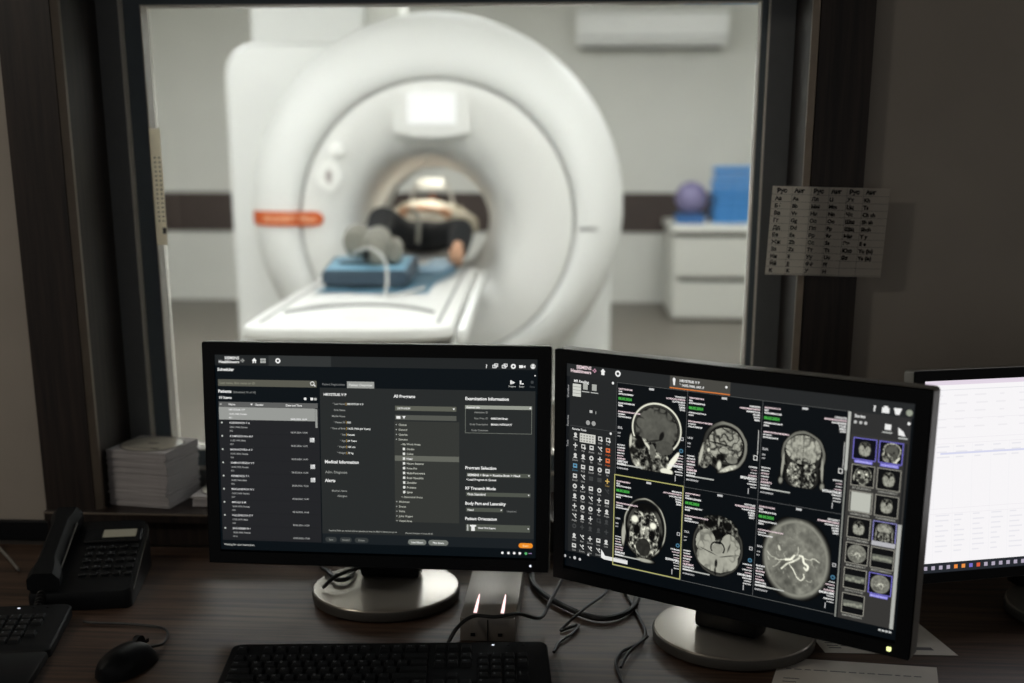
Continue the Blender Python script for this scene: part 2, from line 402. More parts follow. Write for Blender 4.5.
# ring cover profile (radius, depth); depth grows away from the control room
ringp = [(.640, .012), (.648, -.004), (.665, -.014), (.70, -.016), (.745, -.004), (.785, .022), (.826, .062), (.860, .115), (.884, .18), (.897, .255), (.902, .33), (.896, .42)]
def cover_y(r):
    for (r0, y0), (r1, y1) in zip(ringp, ringp[1:]):
        if r0 <= r <= r1: return y0+(y1-y0)*(r-r0)/(r1-r0)
    return -.0 if r < .64 else .42
GS = .05                                   # the face sits a little lower than the ring
def rcx(r): return -.014*max(0., min(1., (r-.64)/(.902-.64)))
def rcz(r): return RC-GS*max(0., min(1., (.902-r)/(.902-.64)))
bm = bmesh.new(); loft(bm, [circ(rcx(r), rcz(r), r, y, NS) for r, y in ringp]); obj('ring_cover', bm, M_white, G, True)
bm = bmesh.new(); loft(bm, [circ(0, RC-GS, .632, .004, NS), circ(0, RC-GS, .633, .022, NS), circ(0, RC-GS, .641, .022, NS), circ(0, RC-GS, .641, .008, NS)]); obj('seam', bm, pm('grey_seam', (150, 152, 148), .7), G, True)
fun = [(0, RC-.05, .633, .006), (0, RC-.05, .60, -.004), (-.004, RC-.052, .55, -.006), (-.010, RC-.055, .50, -.002), (-.018, RC-.06, .45, .008), (-.026, RC-.066, .41, .024), (-.034, RC-.072, .378, .050), (-.042, RC-.078, .352, .095), (-.052, RC-.088, .328, .18), (-.060, RC-.096, .312, .32), (-.066, RC-.10, .302, .52)]
bm = bmesh.new(); loft(bm, [circ(cx, cz, r, y, NS) for cx, cz, r, y in fun]); obj('funnel', bm, M_white2, G, True)
borer = [circ(-.066, RC-.10, .302, .52, NS), circ(-.070, RC-.10, .302, .95, NS), circ(bx_, bz_, .288, 1.40, NS), circ(bx_, bz_, .30, 1.47, NS), circ(bx_, bz_, .34, 1.53, NS)]
k0_, k1_ = NS//4-4, NS//4+4                # roof strip glows, added out of view to brighten the bore
bm = bmesh.new(); loft(bm, [r[k1_:]+r[:k0_+1] for r in borer[:2]], False); loft(bm, borer[1:]); bmesh.ops.remove_doubles(bm, verts=bm.verts[:], dist=1e-5); obj('bore_tube', bm, M_white2, G, True)
bm = bmesh.new(); loft(bm, [r[k0_:k1_+1] for r in borer[:2]], False); obj('bore_fill_light', bm, emis('bore_fill_glow', (255, 250, 242), 12.0), G, True)
bm = bmesh.new(); loft(bm, [circ(-.014, RC, .87, .425, NS), body_ring(.43, .045), body_ring(.445, .015), body_ring(.48, 0), body_ring(1.46, 0), body_ring(1.51, .015), body_ring(1.53, .05), circ(bx_, bz_, .34, 1.53, NS)])
obj('magnet_cover', bm, M_white, G, True)
# name plate wraps the ring; lettering follows it
def on_face(x, z, lift):
    r = math.hypot(x, z-RC)
    for _ in range(4): r = math.hypot(x-rcx(r), z-rcz(r))
    y = cover_y(r) if r >= .64 else (-.004 if r > .57 else .0)
    return (x, y-lift, z)
def face_patch(name, poly_fn, mat, lift, thick, parent, nx=24, nz=4):
    bm = bmesh.new(); g = [[[bm.verts.new(on_face(*poly_fn(i/nx, j/nz), l)) for j in range(nz+1)] for i in range(nx+1)] for l in (lift, lift+thick)]
    for l in (0, 1):
        for i in range(nx):
            for j in range(nz): bm.faces.new((g[l][i][j], g[l][i+1][j], g[l][i+1][j+1], g[l][i][j+1]))
    for i in range(nx):
        for j in (0, nz): bm.faces.new((g[0][i][j], g[0][i+1][j], g[1][i+1][j], g[1][i][j]))
    for j in range(nz):
        for i in (0, nx): bm.faces.new((g[0][i][j], g[0][i][j+1], g[1][i][j+1], g[1][i][j]))
    return obj(name, bm, mat, parent, True)
pz0, pz1 = zl(1.137), zl(1.203)
def plate(u, v):
    h = (pz1-pz0)/2; x = -.893+u*.365; ends = min(1, math.sqrt(max(0, 1-(max(0, u-.9)/.1)**2)))*min(1, math.sqrt(max(0, 1-(max(0, .045-u)/.06)**2)))
    return x, (pz0+pz1)/2+(v-.5)*2*h*max(ends, .25)
face_patch('name_plate', plate, M_orange, .004, .008, G)
def lay_text(name, s, x, z, size, mat, parent, fn, off=.03):
    bm = bmesh.new()
    for v, f in text_geo(s, x, z, size, 'l', off):
        vs = [bm.verts.new(fn(p[0], p[1])) for p in v]
        for q in f:
            try: bm.faces.new([vs[i] for i in q])
            except ValueError: pass
    return obj(name, bm, mat, parent)
lay_text('plate_lettering', 'MAGNETOM', -.815, pz0+.020, .036, M_peach, G, lambda x, z: on_face(x, z, .0135), .06)
lay_text('plate_lettering', 'Altea', -.635, pz0+.020, .036, M_peach, G, lambda x, z: on_face(x, z, .0135), .06)
lay_text('cover_lettering', 'SIEMENS', .66, zl(1.115), .024, M_greyink, G, lambda x, z: on_face(x, z, .002))
# display above the bore
hp = [(-.19, zl(1.735)), (-.19, zl(1.560))]+[(-.016+.174*q, zl(1.560)-.026*(1-q*q)) for q in (-.8, -.5, 0, .5, .8)]+[(.158, zl(1.560)), (.158, zl(1.735))]
bm = prism(bmesh.new(), hp, -.008, .09)
for v in bm.verts:
    if v.co.y < 0 and v.co.z < zl(1.6): v.co.y -= .018
obj('display_housing', bm, M_white2, G)
obj('display_screen', prism(bmesh.new(), rrect(-.016, zl(1.660), .109, .068, .008), -.034, -.009), emis('scanner_display', (255, 255, 255), 1.1), G)
# control knobs on the face
def disc_y(cx, cz, r, y0, y1, n=28):
    bm = bmesh.new(); loft(bm, [circ(cx, cz, r, y1, n), circ(cx, cz, r, y0+.004, n), circ(cx, cz, r-.006, y0, n)], True, True, True); return bm
obj('control_button', disc_y(-.455, zl(1.480), .036, -.020, .02), pm('button_white', (244, 244, 240), .3), G, True)
obj('control_pad', prism(bmesh.new(), [( -.495+.064*math.copysign(abs(math.cos(a))**1.3, math.cos(a)), zl(1.366)+.075*math.copysign(abs(math.sin(a))**1.3, math.sin(a))) for a in [2*math.pi*i/28 for i in range(28)]], -.016, .02), pm('button_white', (244, 244, 240), .3), G)
ic = bmesh.new(); prism(ic, [(-.495+.016*math.cos(a), zl(1.362)+.030*math.sin(a)) for a in [2*math.pi*i/16 for i in range(16)]], -.0185, -.0155); obj('pad_symbol', ic, pm('pad_symbol_grey', (178, 170, 166), .5), G)

# white service duct standing on the magnet
t = thing('service_duct', 'white boxed service duct rising from behind the MRI scanner', 'duct', (GX-.80, GY+1.0, zl(1.985)+FZ+.001), 2.75)
obj('duct_body', B(-.245, .33, -.25, .35, 0, CZ-1.987, .01, 1), M_white, t)
obj('side_channel', B(.331, .505, -.10, .35, 0, CZ-1.987, .006, 1), M_wallw, t)

# ------------------------------------------------------------------ patient table (runs into the bore)
T = thing('patient_table', 'white patient table running from foreground into the scanner bore', 'patient table', (GX, GY, FZ), 2.75)
TX0, TX1, TZ = -.478, .186, zl(.95)
tcx = (TX0+TX1)/2
def slab_outline(inset=0, y_front=-2.03):
    hw = (TX1-TX0)/2-inset; out = []
    for i in range(17):                        # bowed front edge with rounded corners
        s = -1+2*i/16; out.append((tcx+hw*s, y_front+inset+.03*s*s+.05*abs(s)**9))
    return out
def slab(z0, z1, y_back, inset, mat, name, bev=.012, y_front=-2.03):
    fr = slab_outline(inset, y_front); pts = fr+[(fr[-1][0], y_back), (fr[0][0], y_back)]
    bm = bmesh.new()
    def ring(z, k): cx, cy = tcx, -1.; return [(cx+(x-cx)*(1-k/.32), y+(k if y < -1 else 0), z) for x, y in pts]
    loft(bm, [ring(z0, bev), ring(z0+bev, 0), ring(z1-bev, 0), ring(z1-bev*.3, bev*.3), ring(z1, bev)], True, True, True)
    return obj(name, bm, mat, T, True)
slab(TZ-.048, TZ, -.06, 0, pm('table_white', (206, 206, 202), .5, var=.012, scale=3), 'table_top', .014)
slab(TZ-.14, TZ-.050, -.06, .035, M_gap, 'painted_shade', .005)  # dark slab painted in for the shade beneath the table top
obj('bore_rail', B(tcx-.20, tcx+.20, -.06, 1.45, TZ-.09, TZ-.008, .01, 1), M_white2, T)
obj('pedestal', B(tcx-.26, tcx+.26, -1.6, -.25, 0.0, TZ-.162, .04, 3), M_white, T, True)
for x in (TX0+.05, TX1-.05):
    obj('side_groove', B(x-.004, x+.004, -1.9, -.06, TZ-.001, TZ+.002), M_gap, T)
# curved joint between end cap and mattress
bm = bmesh.new(); P = [(tcx+.25*s, -1.46-.20*s*s, TZ+.002) for s in [-1+i/8 for i in range(17)]]
tube(bm, P, .006, 6, 1, False); obj('end_joint', bm, M_gap, T)
bm = bmesh.new()
hw = .235
rings = []
for s in [-1+i/8 for i in range(17)]:
    x = tcx+hw*s; y0 = -1.42-.19*s*s
    rings.append([(x, y0, TZ), (x, y0+.006, TZ+.012*(1-s**8)+.001), (x, .02, TZ+.014*(1-s**8)+.001), (x, 1.40, TZ+.014*(1-s**8)+.001), (x, 1.40, TZ)])
loft(bm, rings, False); obj('mattress', bm, pm('mattress_white', (204, 204, 201), .6, var=.02), T, True)
rail = obj('guide_rail', B(TX1+.012, TX1+.040, -1.95, -.10, TZ-.06, TZ-.012, .006, 2), M_white, T, True)
lay_text('table_lettering', 'SIEMENS', tcx-.03, -1.83, .03, pm('faint_red_print', (214, 160, 150), .6), T, lambda x, y: (x, y, TZ+.0008), .02)

# things lying on the table: positions relative to the table frame
def TL(x, y, z): # table-frame point -> world
    a = R_(2.75); return (GX+x*math.cos(a)-y*math.sin(a), GY+x*math.sin(a)+y*math.cos(a), FZ+z)
def table_thing(name, label, cat, x, y, z, rz=0): return thing(name, label, cat, TL(x, y, z), 2.75+rz)
MZ = TZ+.0155
bm = bmesh.new()      # pale blue underpad, slightly rumpled sheet
nx, ny = 16, 24; g = []
for i in range(nx+1):
    row = []
    for j in range(ny+1):
        u, v = i/nx, j/ny; x = -.372+u*(.41+.09*v); y = -1.23+v*1.15
        row.append(bm.verts.new((x+.01*math.sin(9*v+2*u), y+.012*math.sin(7*u), MZ+.003+.003*math.sin(11*u+5*v))))
    g.append(row)
for i in range(nx):
    for j in range(ny): bm.faces.new((g[i][j], g[i+1][j], g[i+1][j+1], g[i][j+1]))
r = bmesh.ops.solidify(bm, geom=bm.faces[:], thickness=.002)
o = obj('underpad', bm, M_blue_l, None, True); o.location = (GX, GY, FZ); o.rotation_euler = (0, 0, R_(2.75))
tag(o, 'pale blue absorbent pad spread under the patient on the table', 'pad')
t = table_thing('wedge_cushion', 'slate blue foam wedge cushion under the grey foot coil', 'cushion', -.192, -.86, MZ+.008)
bm = bmesh.new()
prof = [(-.25, 0), (.24, 0), (.24, .078), (.10, .086), (-.245, .064)]
va = [[bm.verts.new((x, y, z)) for y, z in prof] for x in (-.172, .158)]
bm.faces.new(va[0]); bm.faces.new(va[1][::-1])
for i in range(5): bm.faces.new((va[0][i], va[0][(i+1) % 5], va[1][(i+1) % 5], va[1][i])).material_index = 1 if i in (2, 3) else 0
bmesh.ops.bevel(bm, geom=bm.edges[:], offset=.012, segments=2, affect='EDGES')
obj('cushion_body', bm, [M_blue_w, M_blue_l], t, True)
t = table_thing('leg_bolster', 'slate blue bolster beside the wedge under the bent knee', 'cushion', .03, -.36, MZ+.008, -8)
bm = bmesh.new(); prof = [(-.21, 0), (.21, 0), (.17, .034), (-.17, .012)]
va = [[bm.verts.new((x, y, z)) for y, z in prof] for x in (-.065, .075)]
bm.faces.new(va[0]); bm.faces.new(va[1][::-1])
for i in range(4): bm.faces.new((va[0][i], va[0][(i+1) % 4], va[1][(i+1) % 4], va[1][i]))
bmesh.ops.bevel(bm, geom=bm.edges[:], offset=.012, segments=2, affect='EDGES')
obj('bolster_body', bm, pm('mid_blue_vinyl', (92, 124, 144), .5, var=.05), t, True)

# ------------------------------------------------------------------ patient
def skinned(name, chains, mat, parent, sub=2, smooth=True):
    """chains = list of [(x, y, z, rx, ry)], first point of later chains may be an index into all points; one continuous skin"""
    vs, es, rad = [], [], []
    for ch in chains:
        prev = None
        for p in ch:
            if isinstance(p, int): prev = p; continue
            vs.append(p[:3]); rad.append((p[3], p[4] if len(p) > 4 else p[3])); i = len(vs)-1
            if prev is not None: es.append((prev, i))
            prev = i
    me = bpy.data.meshes.new(name); me.from_pydata(vs, es, []); o = bpy.data.objects.new(name, me); COL.objects.link(o)
    m = o.modifiers.new('skin', 'SKIN'); m.use_smooth_shade = smooth
    for i, r in enumerate(rad): me.skin_vertices[0].data[i].radius = r
    me.skin_vertices[0].data[0].use_root = True
    s = o.modifiers.new('sub', 'SUBSURF'); s.levels = sub; s.render_levels = sub
    dg = bpy.context.evaluated_depsgraph_get(); nm = bpy.data.meshes.new_from_object(o.evaluated_get(dg))
    bpy.data.objects.remove(o); nm.name = name; nm.materials.clear(); nm.materials.append(mat)
    q = bpy.data.objects.new(name, nm); COL.objects.link(q)
    if parent: q.parent = parent
    return q
PZ = MZ+.008
pe = thing('person', 'patient lying on back on scanner table in light top and black trousers', 'person', (GX, GY, FZ), 2.75)
z = lambda v: zl(v)
hipL, hipR = (-.185, .40, z(1.055)), (-.035, .40, z(1.055))
kneeL, ankL = (-.255, -.02, z(1.175)), (-.235, -.50, z(1.115))
kneeR, ankR = (.115, .08, z(1.115)), (.098, -.27, z(1.010))
shL, shR = (-.275, .93, z(1.10)), (.060, .93, z(1.10))
elL, elR = (-.340, .67, z(1.105)), (.125, .67, z(1.095))
haL, haR = (-.165, .575, z(1.190)), (-.040, .575, z(1.185))
body = [[(-.108, .42, z(1.055), .08, .06), (-.108, .60, z(1.07), .12, .09), (-.108, .80, z(1.08), .13, .095), (-.108, .94, z(1.085), .10, .07), (-.108, 1.02, z(1.10), .052), (-.108, 1.08, z(1.125), .06), (-.108, 1.15, z(1.15), .078, .085), (-.108, 1.24, z(1.15), .07, .075)]]
def limb(root, pts): return [root]+pts
body.append([0, (*hipL, .050), (*kneeL, .045), ((kneeL[0]+ankL[0])/2, (kneeL[1]+ankL[1])/2, (kneeL[2]+ankL[2])/2+.0, .045), (*ankL, .032), (ankL[0]+.01, ankL[1]-.06, ankL[2]+.0, .034), (ankL[0]+.02, ankL[1]-.13, ankL[2]+.015, .026)])
body.append([0, (*hipR, .050), (*kneeR, .045), ((kneeR[0]+ankR[0])/2, (kneeR[1]+ankR[1])/2, (kneeR[2]+ankR[2])/2, .042), (*ankR, .034), (ankR[0]+.005, ankR[1]-.06, ankR[2]-.012, .034), (ankR[0]+.012, ankR[1]-.10, ankR[2]+.03, .030), (ankR[0]+.02, ankR[1]-.085, ankR[2]+.085, .022)])
body.append([3, (*shL, .055), (*elL, .040), ((elL[0]+haL[0])/2, (elL[1]+haL[1])/2, (elL[2]+haL[2])/2, .034), (*haL, .026)])
body.append([3, (*shR, .055), (*elR, .040), ((elR[0]+haR[0])/2, (elR[1]+haR[1])/2, (elR[2]+haR[2])/2, .034), (*haR, .026)])
skinned('body', body, M_skin, pe)
# hands folded on the belly: palm plus five fingers each
for (hx, hy, hz), s in ((haL, 1), (haR, -1)):
    pal = [[(hx, hy, hz, .026, .016), (hx+s*.035, hy-.010, hz+.004, .034, .015), (hx+s*.065, hy-.015, hz+.002, .034, .013)]]
    for f in range(4):
        dy = -.040+.018*f; L = (.055, .068, .072, .06)[f]
        pal.append([2, (hx+s*.075, hy+dy, hz, .010), (hx+s*(.075+L*.5), hy+dy-.004, hz+.002, .0095), (hx+s*(.075+L), hy+dy-.006, hz-.012, .008)])
    pal.append([1, (hx+s*.03, hy+.035, hz+.006, .012), (hx+s*.055, hy+.055, hz+.006, .011), (hx+s*.080, hy+.060, hz, .009)])
    skinned('hand', pal, M_skin, pe, 1)
shirt = [[(-.108, .47, z(1.075), .14, .11), (-.108, .62, z(1.085), .145, .12), (-.108, .80, z(1.110), .15, .14), (-.108, .93, z(1.105), .125, .115), (-.108, 1.01, z(1.095), .066, .06)],
         [3, (*shL, .072), (*elL, .058), ((elL[0]*.62+haL[0]*.38), (elL[1]*.62+haL[1]*.38), (elL[2]*.62+haL[2]*.38), .050), ((elL[0]*.25+haL[0]*.75), (elL[1]*.25+haL[1]*.75), (elL[2]*.25+haL[2]*.75), .042)],
         [3, (*shR, .072), (*elR, .058), ((elR[0]*.62+haR[0]*.38), (elR[1]*.62+haR[1]*.38), (elR[2]*.62+haR[2]*.38), .050), ((elR[0]*.25+haR[0]*.75), (elR[1]*.25+haR[1]*.75), (elR[2]*.25+haR[2]*.75), .042)]]
skinned('shirt', shirt, M_shirt, pe)
tr = [[(-.108, .52, z(1.06), .130, .095), (-.108, .42, z(1.06), .130, .095)],
      [1, (*hipL, .080), ((hipL[0]+kneeL[0])/2, (hipL[1]+kneeL[1])/2, (hipL[2]+kneeL[2])/2, .074), (*kneeL, .066), ((kneeL[0]+ankL[0])/2, (kneeL[1]+ankL[1])/2, (kneeL[2]+ankL[2])/2, .060), (ankL[0], ankL[1]-.02, ankL[2], .056)],
      [1, (*hipR, .080), ((hipR[0]+kneeR[0])/2, (hipR[1]+kneeR[1])/2, (hipR[2]+kneeR[2])/2, .072), (*kneeR, .062), ((kneeR[0]+ankR[0])/2, (kneeR[1]+ankR[1])/2, (kneeR[2]+ankR[2])/2, .056), (ankR[0]*.85+kneeR[0]*.15, ankR[1]*.85+kneeR[1]*.15, ankR[2]*.85+kneeR[2]*.15, .050)]]
skinned('trousers', tr, M_trou, pe)
bm = bmesh.new(); bmesh.ops.create_uvsphere(bm, u_segments=24, v_segments=14, radius=1)
bmesh.ops.transform(bm, matrix=Matrix.Translation((-.108, 1.235, z(1.145))) @ Matrix.Diagonal((.088, .085, .092, 1)), verts=bm.verts[:]); obj('hair', bm, M_hair, pe, True)
for ex in (-.03, .03):  # features of the face, turned up to the ceiling
    bm = bmesh.new(); bmesh.ops.create_uvsphere(bm, u_segments=8, v_segments=6, radius=.011, matrix=Matrix.Translation((-.108+ex, 1.165, z(1.228)))); obj('eye', bm, M_hair, pe)
bm = bmesh.new(); tube(bm, [(-.108, 1.175, z(1.232)), (-.108, 1.15, z(1.245)), (-.108, 1.135, z(1.238))], [.008, .012, .011], 8, 4); obj('nose', bm, M_skin, pe, True)
bm = bmesh.new(); tube(bm, [(-.133, 1.108, z(1.218)), (-.108, 1.105, z(1.226)), (-.083, 1.108, z(1.218))], .006, 6, 4); obj('mouth', bm, pm('lips', (160, 96, 84), .6), pe, True)
sk = [[(ankL[0], ankL[1]+.03, ankL[2]-.005, .046), (ankL[0]+.01, ankL[1]-.055, ankL[2]+.0, .044, .046), (ankL[0]+.02, ankL[1]-.14, ankL[2]+.015, .036, .034)]]
skinned('sock', sk, M_sock, pe)

# foot coil: two padded shells around the foot, side knob, cable
ct = table_thing('foot_coil', 'grey padded foot coil with white cable on the wedge cushion', 'coil', -.200, -.92, z(1.076))
for dx, dz, dy, kz, kx in ((-.048, .058, .02, 1.05, .86), (.034, .038, -.02, 1.25, .95)):
    bm = bmesh.new(); prof = [(.0, -.075), (.040, -.072), (.058, -.055), (.064, -.01), (.062, .05), (.050, .078), (.0, .085)]
    loft(bm, [[(dx+r*math.cos(2*math.pi*i/28)*kx, dy+y, dz+r*kz*math.sin(2*math.pi*i/28)) for i in range(28)] for r, y in prof[1:]], True, True, True)
    obj('coil_shell', bm, M_coil, ct, True)
bm = bmesh.new(); loft(bm, [[(.100+.75*r*math.cos(2*math.pi*i/20), y-.02, .022+r*1.2*math.sin(2*math.pi*i/20)) for i in range(20)] for r, y in ((.030, -.05), (.042, -.03), (.042, .05), (.030, .07))], True, True, True); obj('coil_wing', bm, M_coil, ct, True)
obj('strap', B(-.12, .10, -.035, .015, -.032, -.022, .003, 1), M_black, ct)
bm = bmesh.new(); prism(bm, rrect(.0, .015, .010, .020, .006), -.122, -.07); obj('latch', bm, M_black, ct)
bm = bmesh.new(); tube(bm, [(-.06, -.085, .0), (-.03, -.13, .03), (.03, -.20, .045), (.085, -.25, .01), (.10, -.30, -.06), (.105, -.40, -.10), (.13, -.43, -.102), (.19, -.40, -.095), (.24, -.30, -.09)], 0.0055, 8, 8); obj('coil_cable', bm, pm('pale_grey_cable', (176, 176, 172), .5), ct, True)
# head coil
ht = table_thing('head_coil', 'white open head coil bridge over the patient face inside the bore', 'coil', -.108, 1.16, MZ+.008)
bm = bmesh.new()
for sgn in (-1, 1): box(bm, sgn*.135-.018, sgn*.135+.018, -.09, .13, 0, .20, .01, 2)
box(bm, -.15, .15, -.09, .13, 0, .03, .008, 2); obj('cradle', bm, M_white2, ht, True)
obj('mirror_bridge', B(-.078, .078, -.13, -.03, .300, .358, .012, 3), pm('coil_bright_white', (240, 240, 236), .3), ht, True)
for sgn in (-1, 1): obj('bridge_arm', tube(bmesh.new(), [(sgn*.125, -.02, .19), (sgn*.105, -.05, .27), (sgn*.074, -.07, .325)], .008, 8, 5), M_white2, ht, True)
# thigh strap: pale band over the trousers
bm = bmesh.new(); tube(bm, [(-.15, .16, z(1.20)), (-.115, .13, z(1.20)), (-.095, .10, z(1.15)), (-.10, .09, z(1.05))], .010, 8, 6); o = obj('leg_strap', bm, M_coil, pe, True)

# ------------------------------------------------------------------ back of the scanner room
t = thing('air_conditioner', 'long white wall-mounted air conditioner high on the back wall', 'air conditioner', (.52, RY1-.002, 2.285))
bm = bmesh.new(); prof = [(0, 0), (-.17, 0), (-.215, .03), (-.235, .09), (-.235, .25), (-.21, .285), (0, .285)]
va = [[bm.verts.new((x, y, zz_)) for y, zz_ in prof] for x in (-.605, .605)]
bm.faces.new(va[0]); bm.faces.new(va[1][::-1])
for i in range(7): bm.faces.new((va[0][i], va[0][(i+1) % 7], va[1][(i+1) % 7], va[1][i]))
obj('case', bm, pm('ac_white', (246, 247, 244), .35), t)
obj('louvre', B(-.56, .56, -.20, -.06, -.006, -.0005), M_gap, t)
obj('front_panel_seam', B(-.600, .600, -.2365, -.2352, .075, .080), M_gap, t)
C_ = thing('drawer_cabinet', 'low white two-drawer cabinet carrying blue towels against the back wall', 'cabinet', (1.19, 9.26, FZ))
cw = .515; ch = .645
obj('body', B(-cw, cw, .02, 1.05, 0.02, ch, .004, 1), M_cab, C_)
obj('plinth', B(-cw+.02, cw-.02, .04, 1.0, 0, .0195), M_slot, C_)
obj('worktop', B(-cw-.02, cw+.02, -.015, 1.06, ch+.03, ch+.085, .012, 2), pm('worktop_white', (224, 224, 216), .35), C_, True)
obj('dark_rail', B(-cw+.01, cw-.01, .035, 1.0, ch+.0005, ch+.0295), M_slot, C_)  # darker recessed rail between body and worktop
for z0, z1 in ((.03, .305), (.345, ch)):
    d = obj('drawer', B(-cw+.005, cw-.005, 0, .0195, z0, z1, .003, 1), M_cab, C_)
    obj('handle_gap', B(-cw+.05, cw-.05, -.006, -.0005, z1+.004 if z1 < .5 else z1-.002, z1+.030 if z1 < .5 else z1+.028), M_slot, d)
wt = FZ+ch+.085
tz = wt+.002
for i in range(4):
    h = (.115, .105, .112, .105)[i]; o = thing('folded_towel', 'bright blue folded cloth, %s in the pile on the white cabinet' % ('lowest', 'second from bottom', 'third from bottom', 'topmost')[i], 'towel', (1.16+(.0, .006, -.006, .012)[i], 9.65, tz), (0, 2, -2, 1)[i], 'blue cloths piled on the cabinet')
    for j in range(2):
        bm = B(-.175, .175, -.13, .13, j*h*.5, (j+1)*h*.5-.010, .022, 3); obj('fold', bm, M_blue_t, o, True)
    tz += h
o = thing('exercise_ball', 'small lavender ball resting on a blue box beside the towels', 'ball', (.818, 9.52, wt+.073))
bm = bmesh.new(); bmesh.ops.create_uvsphere(bm, u_segments=32, v_segments=20, radius=.122, matrix=Matrix.Translation((0, 0, .1225))); obj('ball_skin', bm, M_ball, o, True)
bm = bmesh.new(); lathe(bm, [(.004, .241), (.014, .2442), (.014, .247), (.004, .248)], 16); obj('valve', bm, M_gap, o)
o = thing('blue_box', 'flat blue carton under the lavender ball on the cabinet', 'box', (.818, 9.52, wt+.001))
obj('carton', B(-.115, .105, -.10, .10, 0, .055, .004, 1), pm('blue_carton', (52, 102, 160), .6), o)
obj('carton_lid', B(-.117, .107, -.102, .102, .0555, .070, .003, 1), pm('blue_carton', (52, 102, 160), .6), o)

# ------------------------------------------------------------------ desk
DZ = .75
d = thing('desk', 'long dark wood-grain desk running under the window', 'desk', (0, 0, 0))
obj('desk_top', B(-1.75, 1.75, 1.22, 2.118, DZ-.03, DZ, .0015, 1), M_desk, d)
obj('edge_band', B(-1.75, 1.75, 1.2185, 1.2198, DZ-.029, DZ-.001), M_edge, d)
for x in (-1.72, -.02, 1.69): obj('side_panel', B(x, x+.03, 1.28, 2.10, 0, DZ-.0305), M_case, d)
obj('modesty_panel', B(-1.68, -.021, 2.0, 2.018, .25, DZ-.0305), M_case, d)
obj('modesty_panel', B(.011, 1.68, 2.0, 2.018, .25, DZ-.0305), M_case, d)

# ------------------------------------------------------------------ medical pictures
def grid(n, m): Y, X = np.mgrid[0:n, 0:m]; return X/(m-1)*2-1, Y/(n-1)*2-1
def sstep(a, b, x): t = np.clip((x-a)/(b-a), 0, 1); return t*t*(3-2*t)
def vnoise(X, Y, f, seed):
    g = np.random.default_rng(seed).random((64, 64)); x, y = (X+3)*f, (Y+3)*f
    xi, yi = np.floor(x).astype(int), np.floor(y).astype(int); fx, fy = x-xi, y-yi; fx = fx*fx*(3-2*fx); fy = fy*fy*(3-2*fy)
    G = lambda i, j: g[(yi+j) % 64, (xi+i) % 64]
    return (G(0, 0)*(1-fx)+G(1, 0)*fx)*(1-fy)+(G(0, 1)*(1-fx)+G(1, 1)*fx)*fy
def fbm(X, Y, f, seed, o=3): return sum(vnoise(X, Y, f*2**i, seed+i)*.5**i for i in range(o))/(2-.5**(o-1))
def ell(X, Y, cx, cy, rx, ry, soft=.05, rot=0):
    c, s = math.cos(rot), math.sin(rot); x, y = X-cx, Y-cy; x, y = x*c+y*s, -x*s+y*c
    return 1-sstep(1-soft, 1+soft, np.hypot(x/rx, y/ry))
def ridged(X, Y, f, seed): return 1-np.abs(2*fbm(X, Y, f, seed, 2)-1)*2
def rim(X, Y, cx, cy, rx, ry, w, soft=.03): return np.clip(ell(X, Y, cx, cy, rx, ry, soft)-ell(X, Y, cx, cy, rx-w, ry-w, soft), 0, 1)
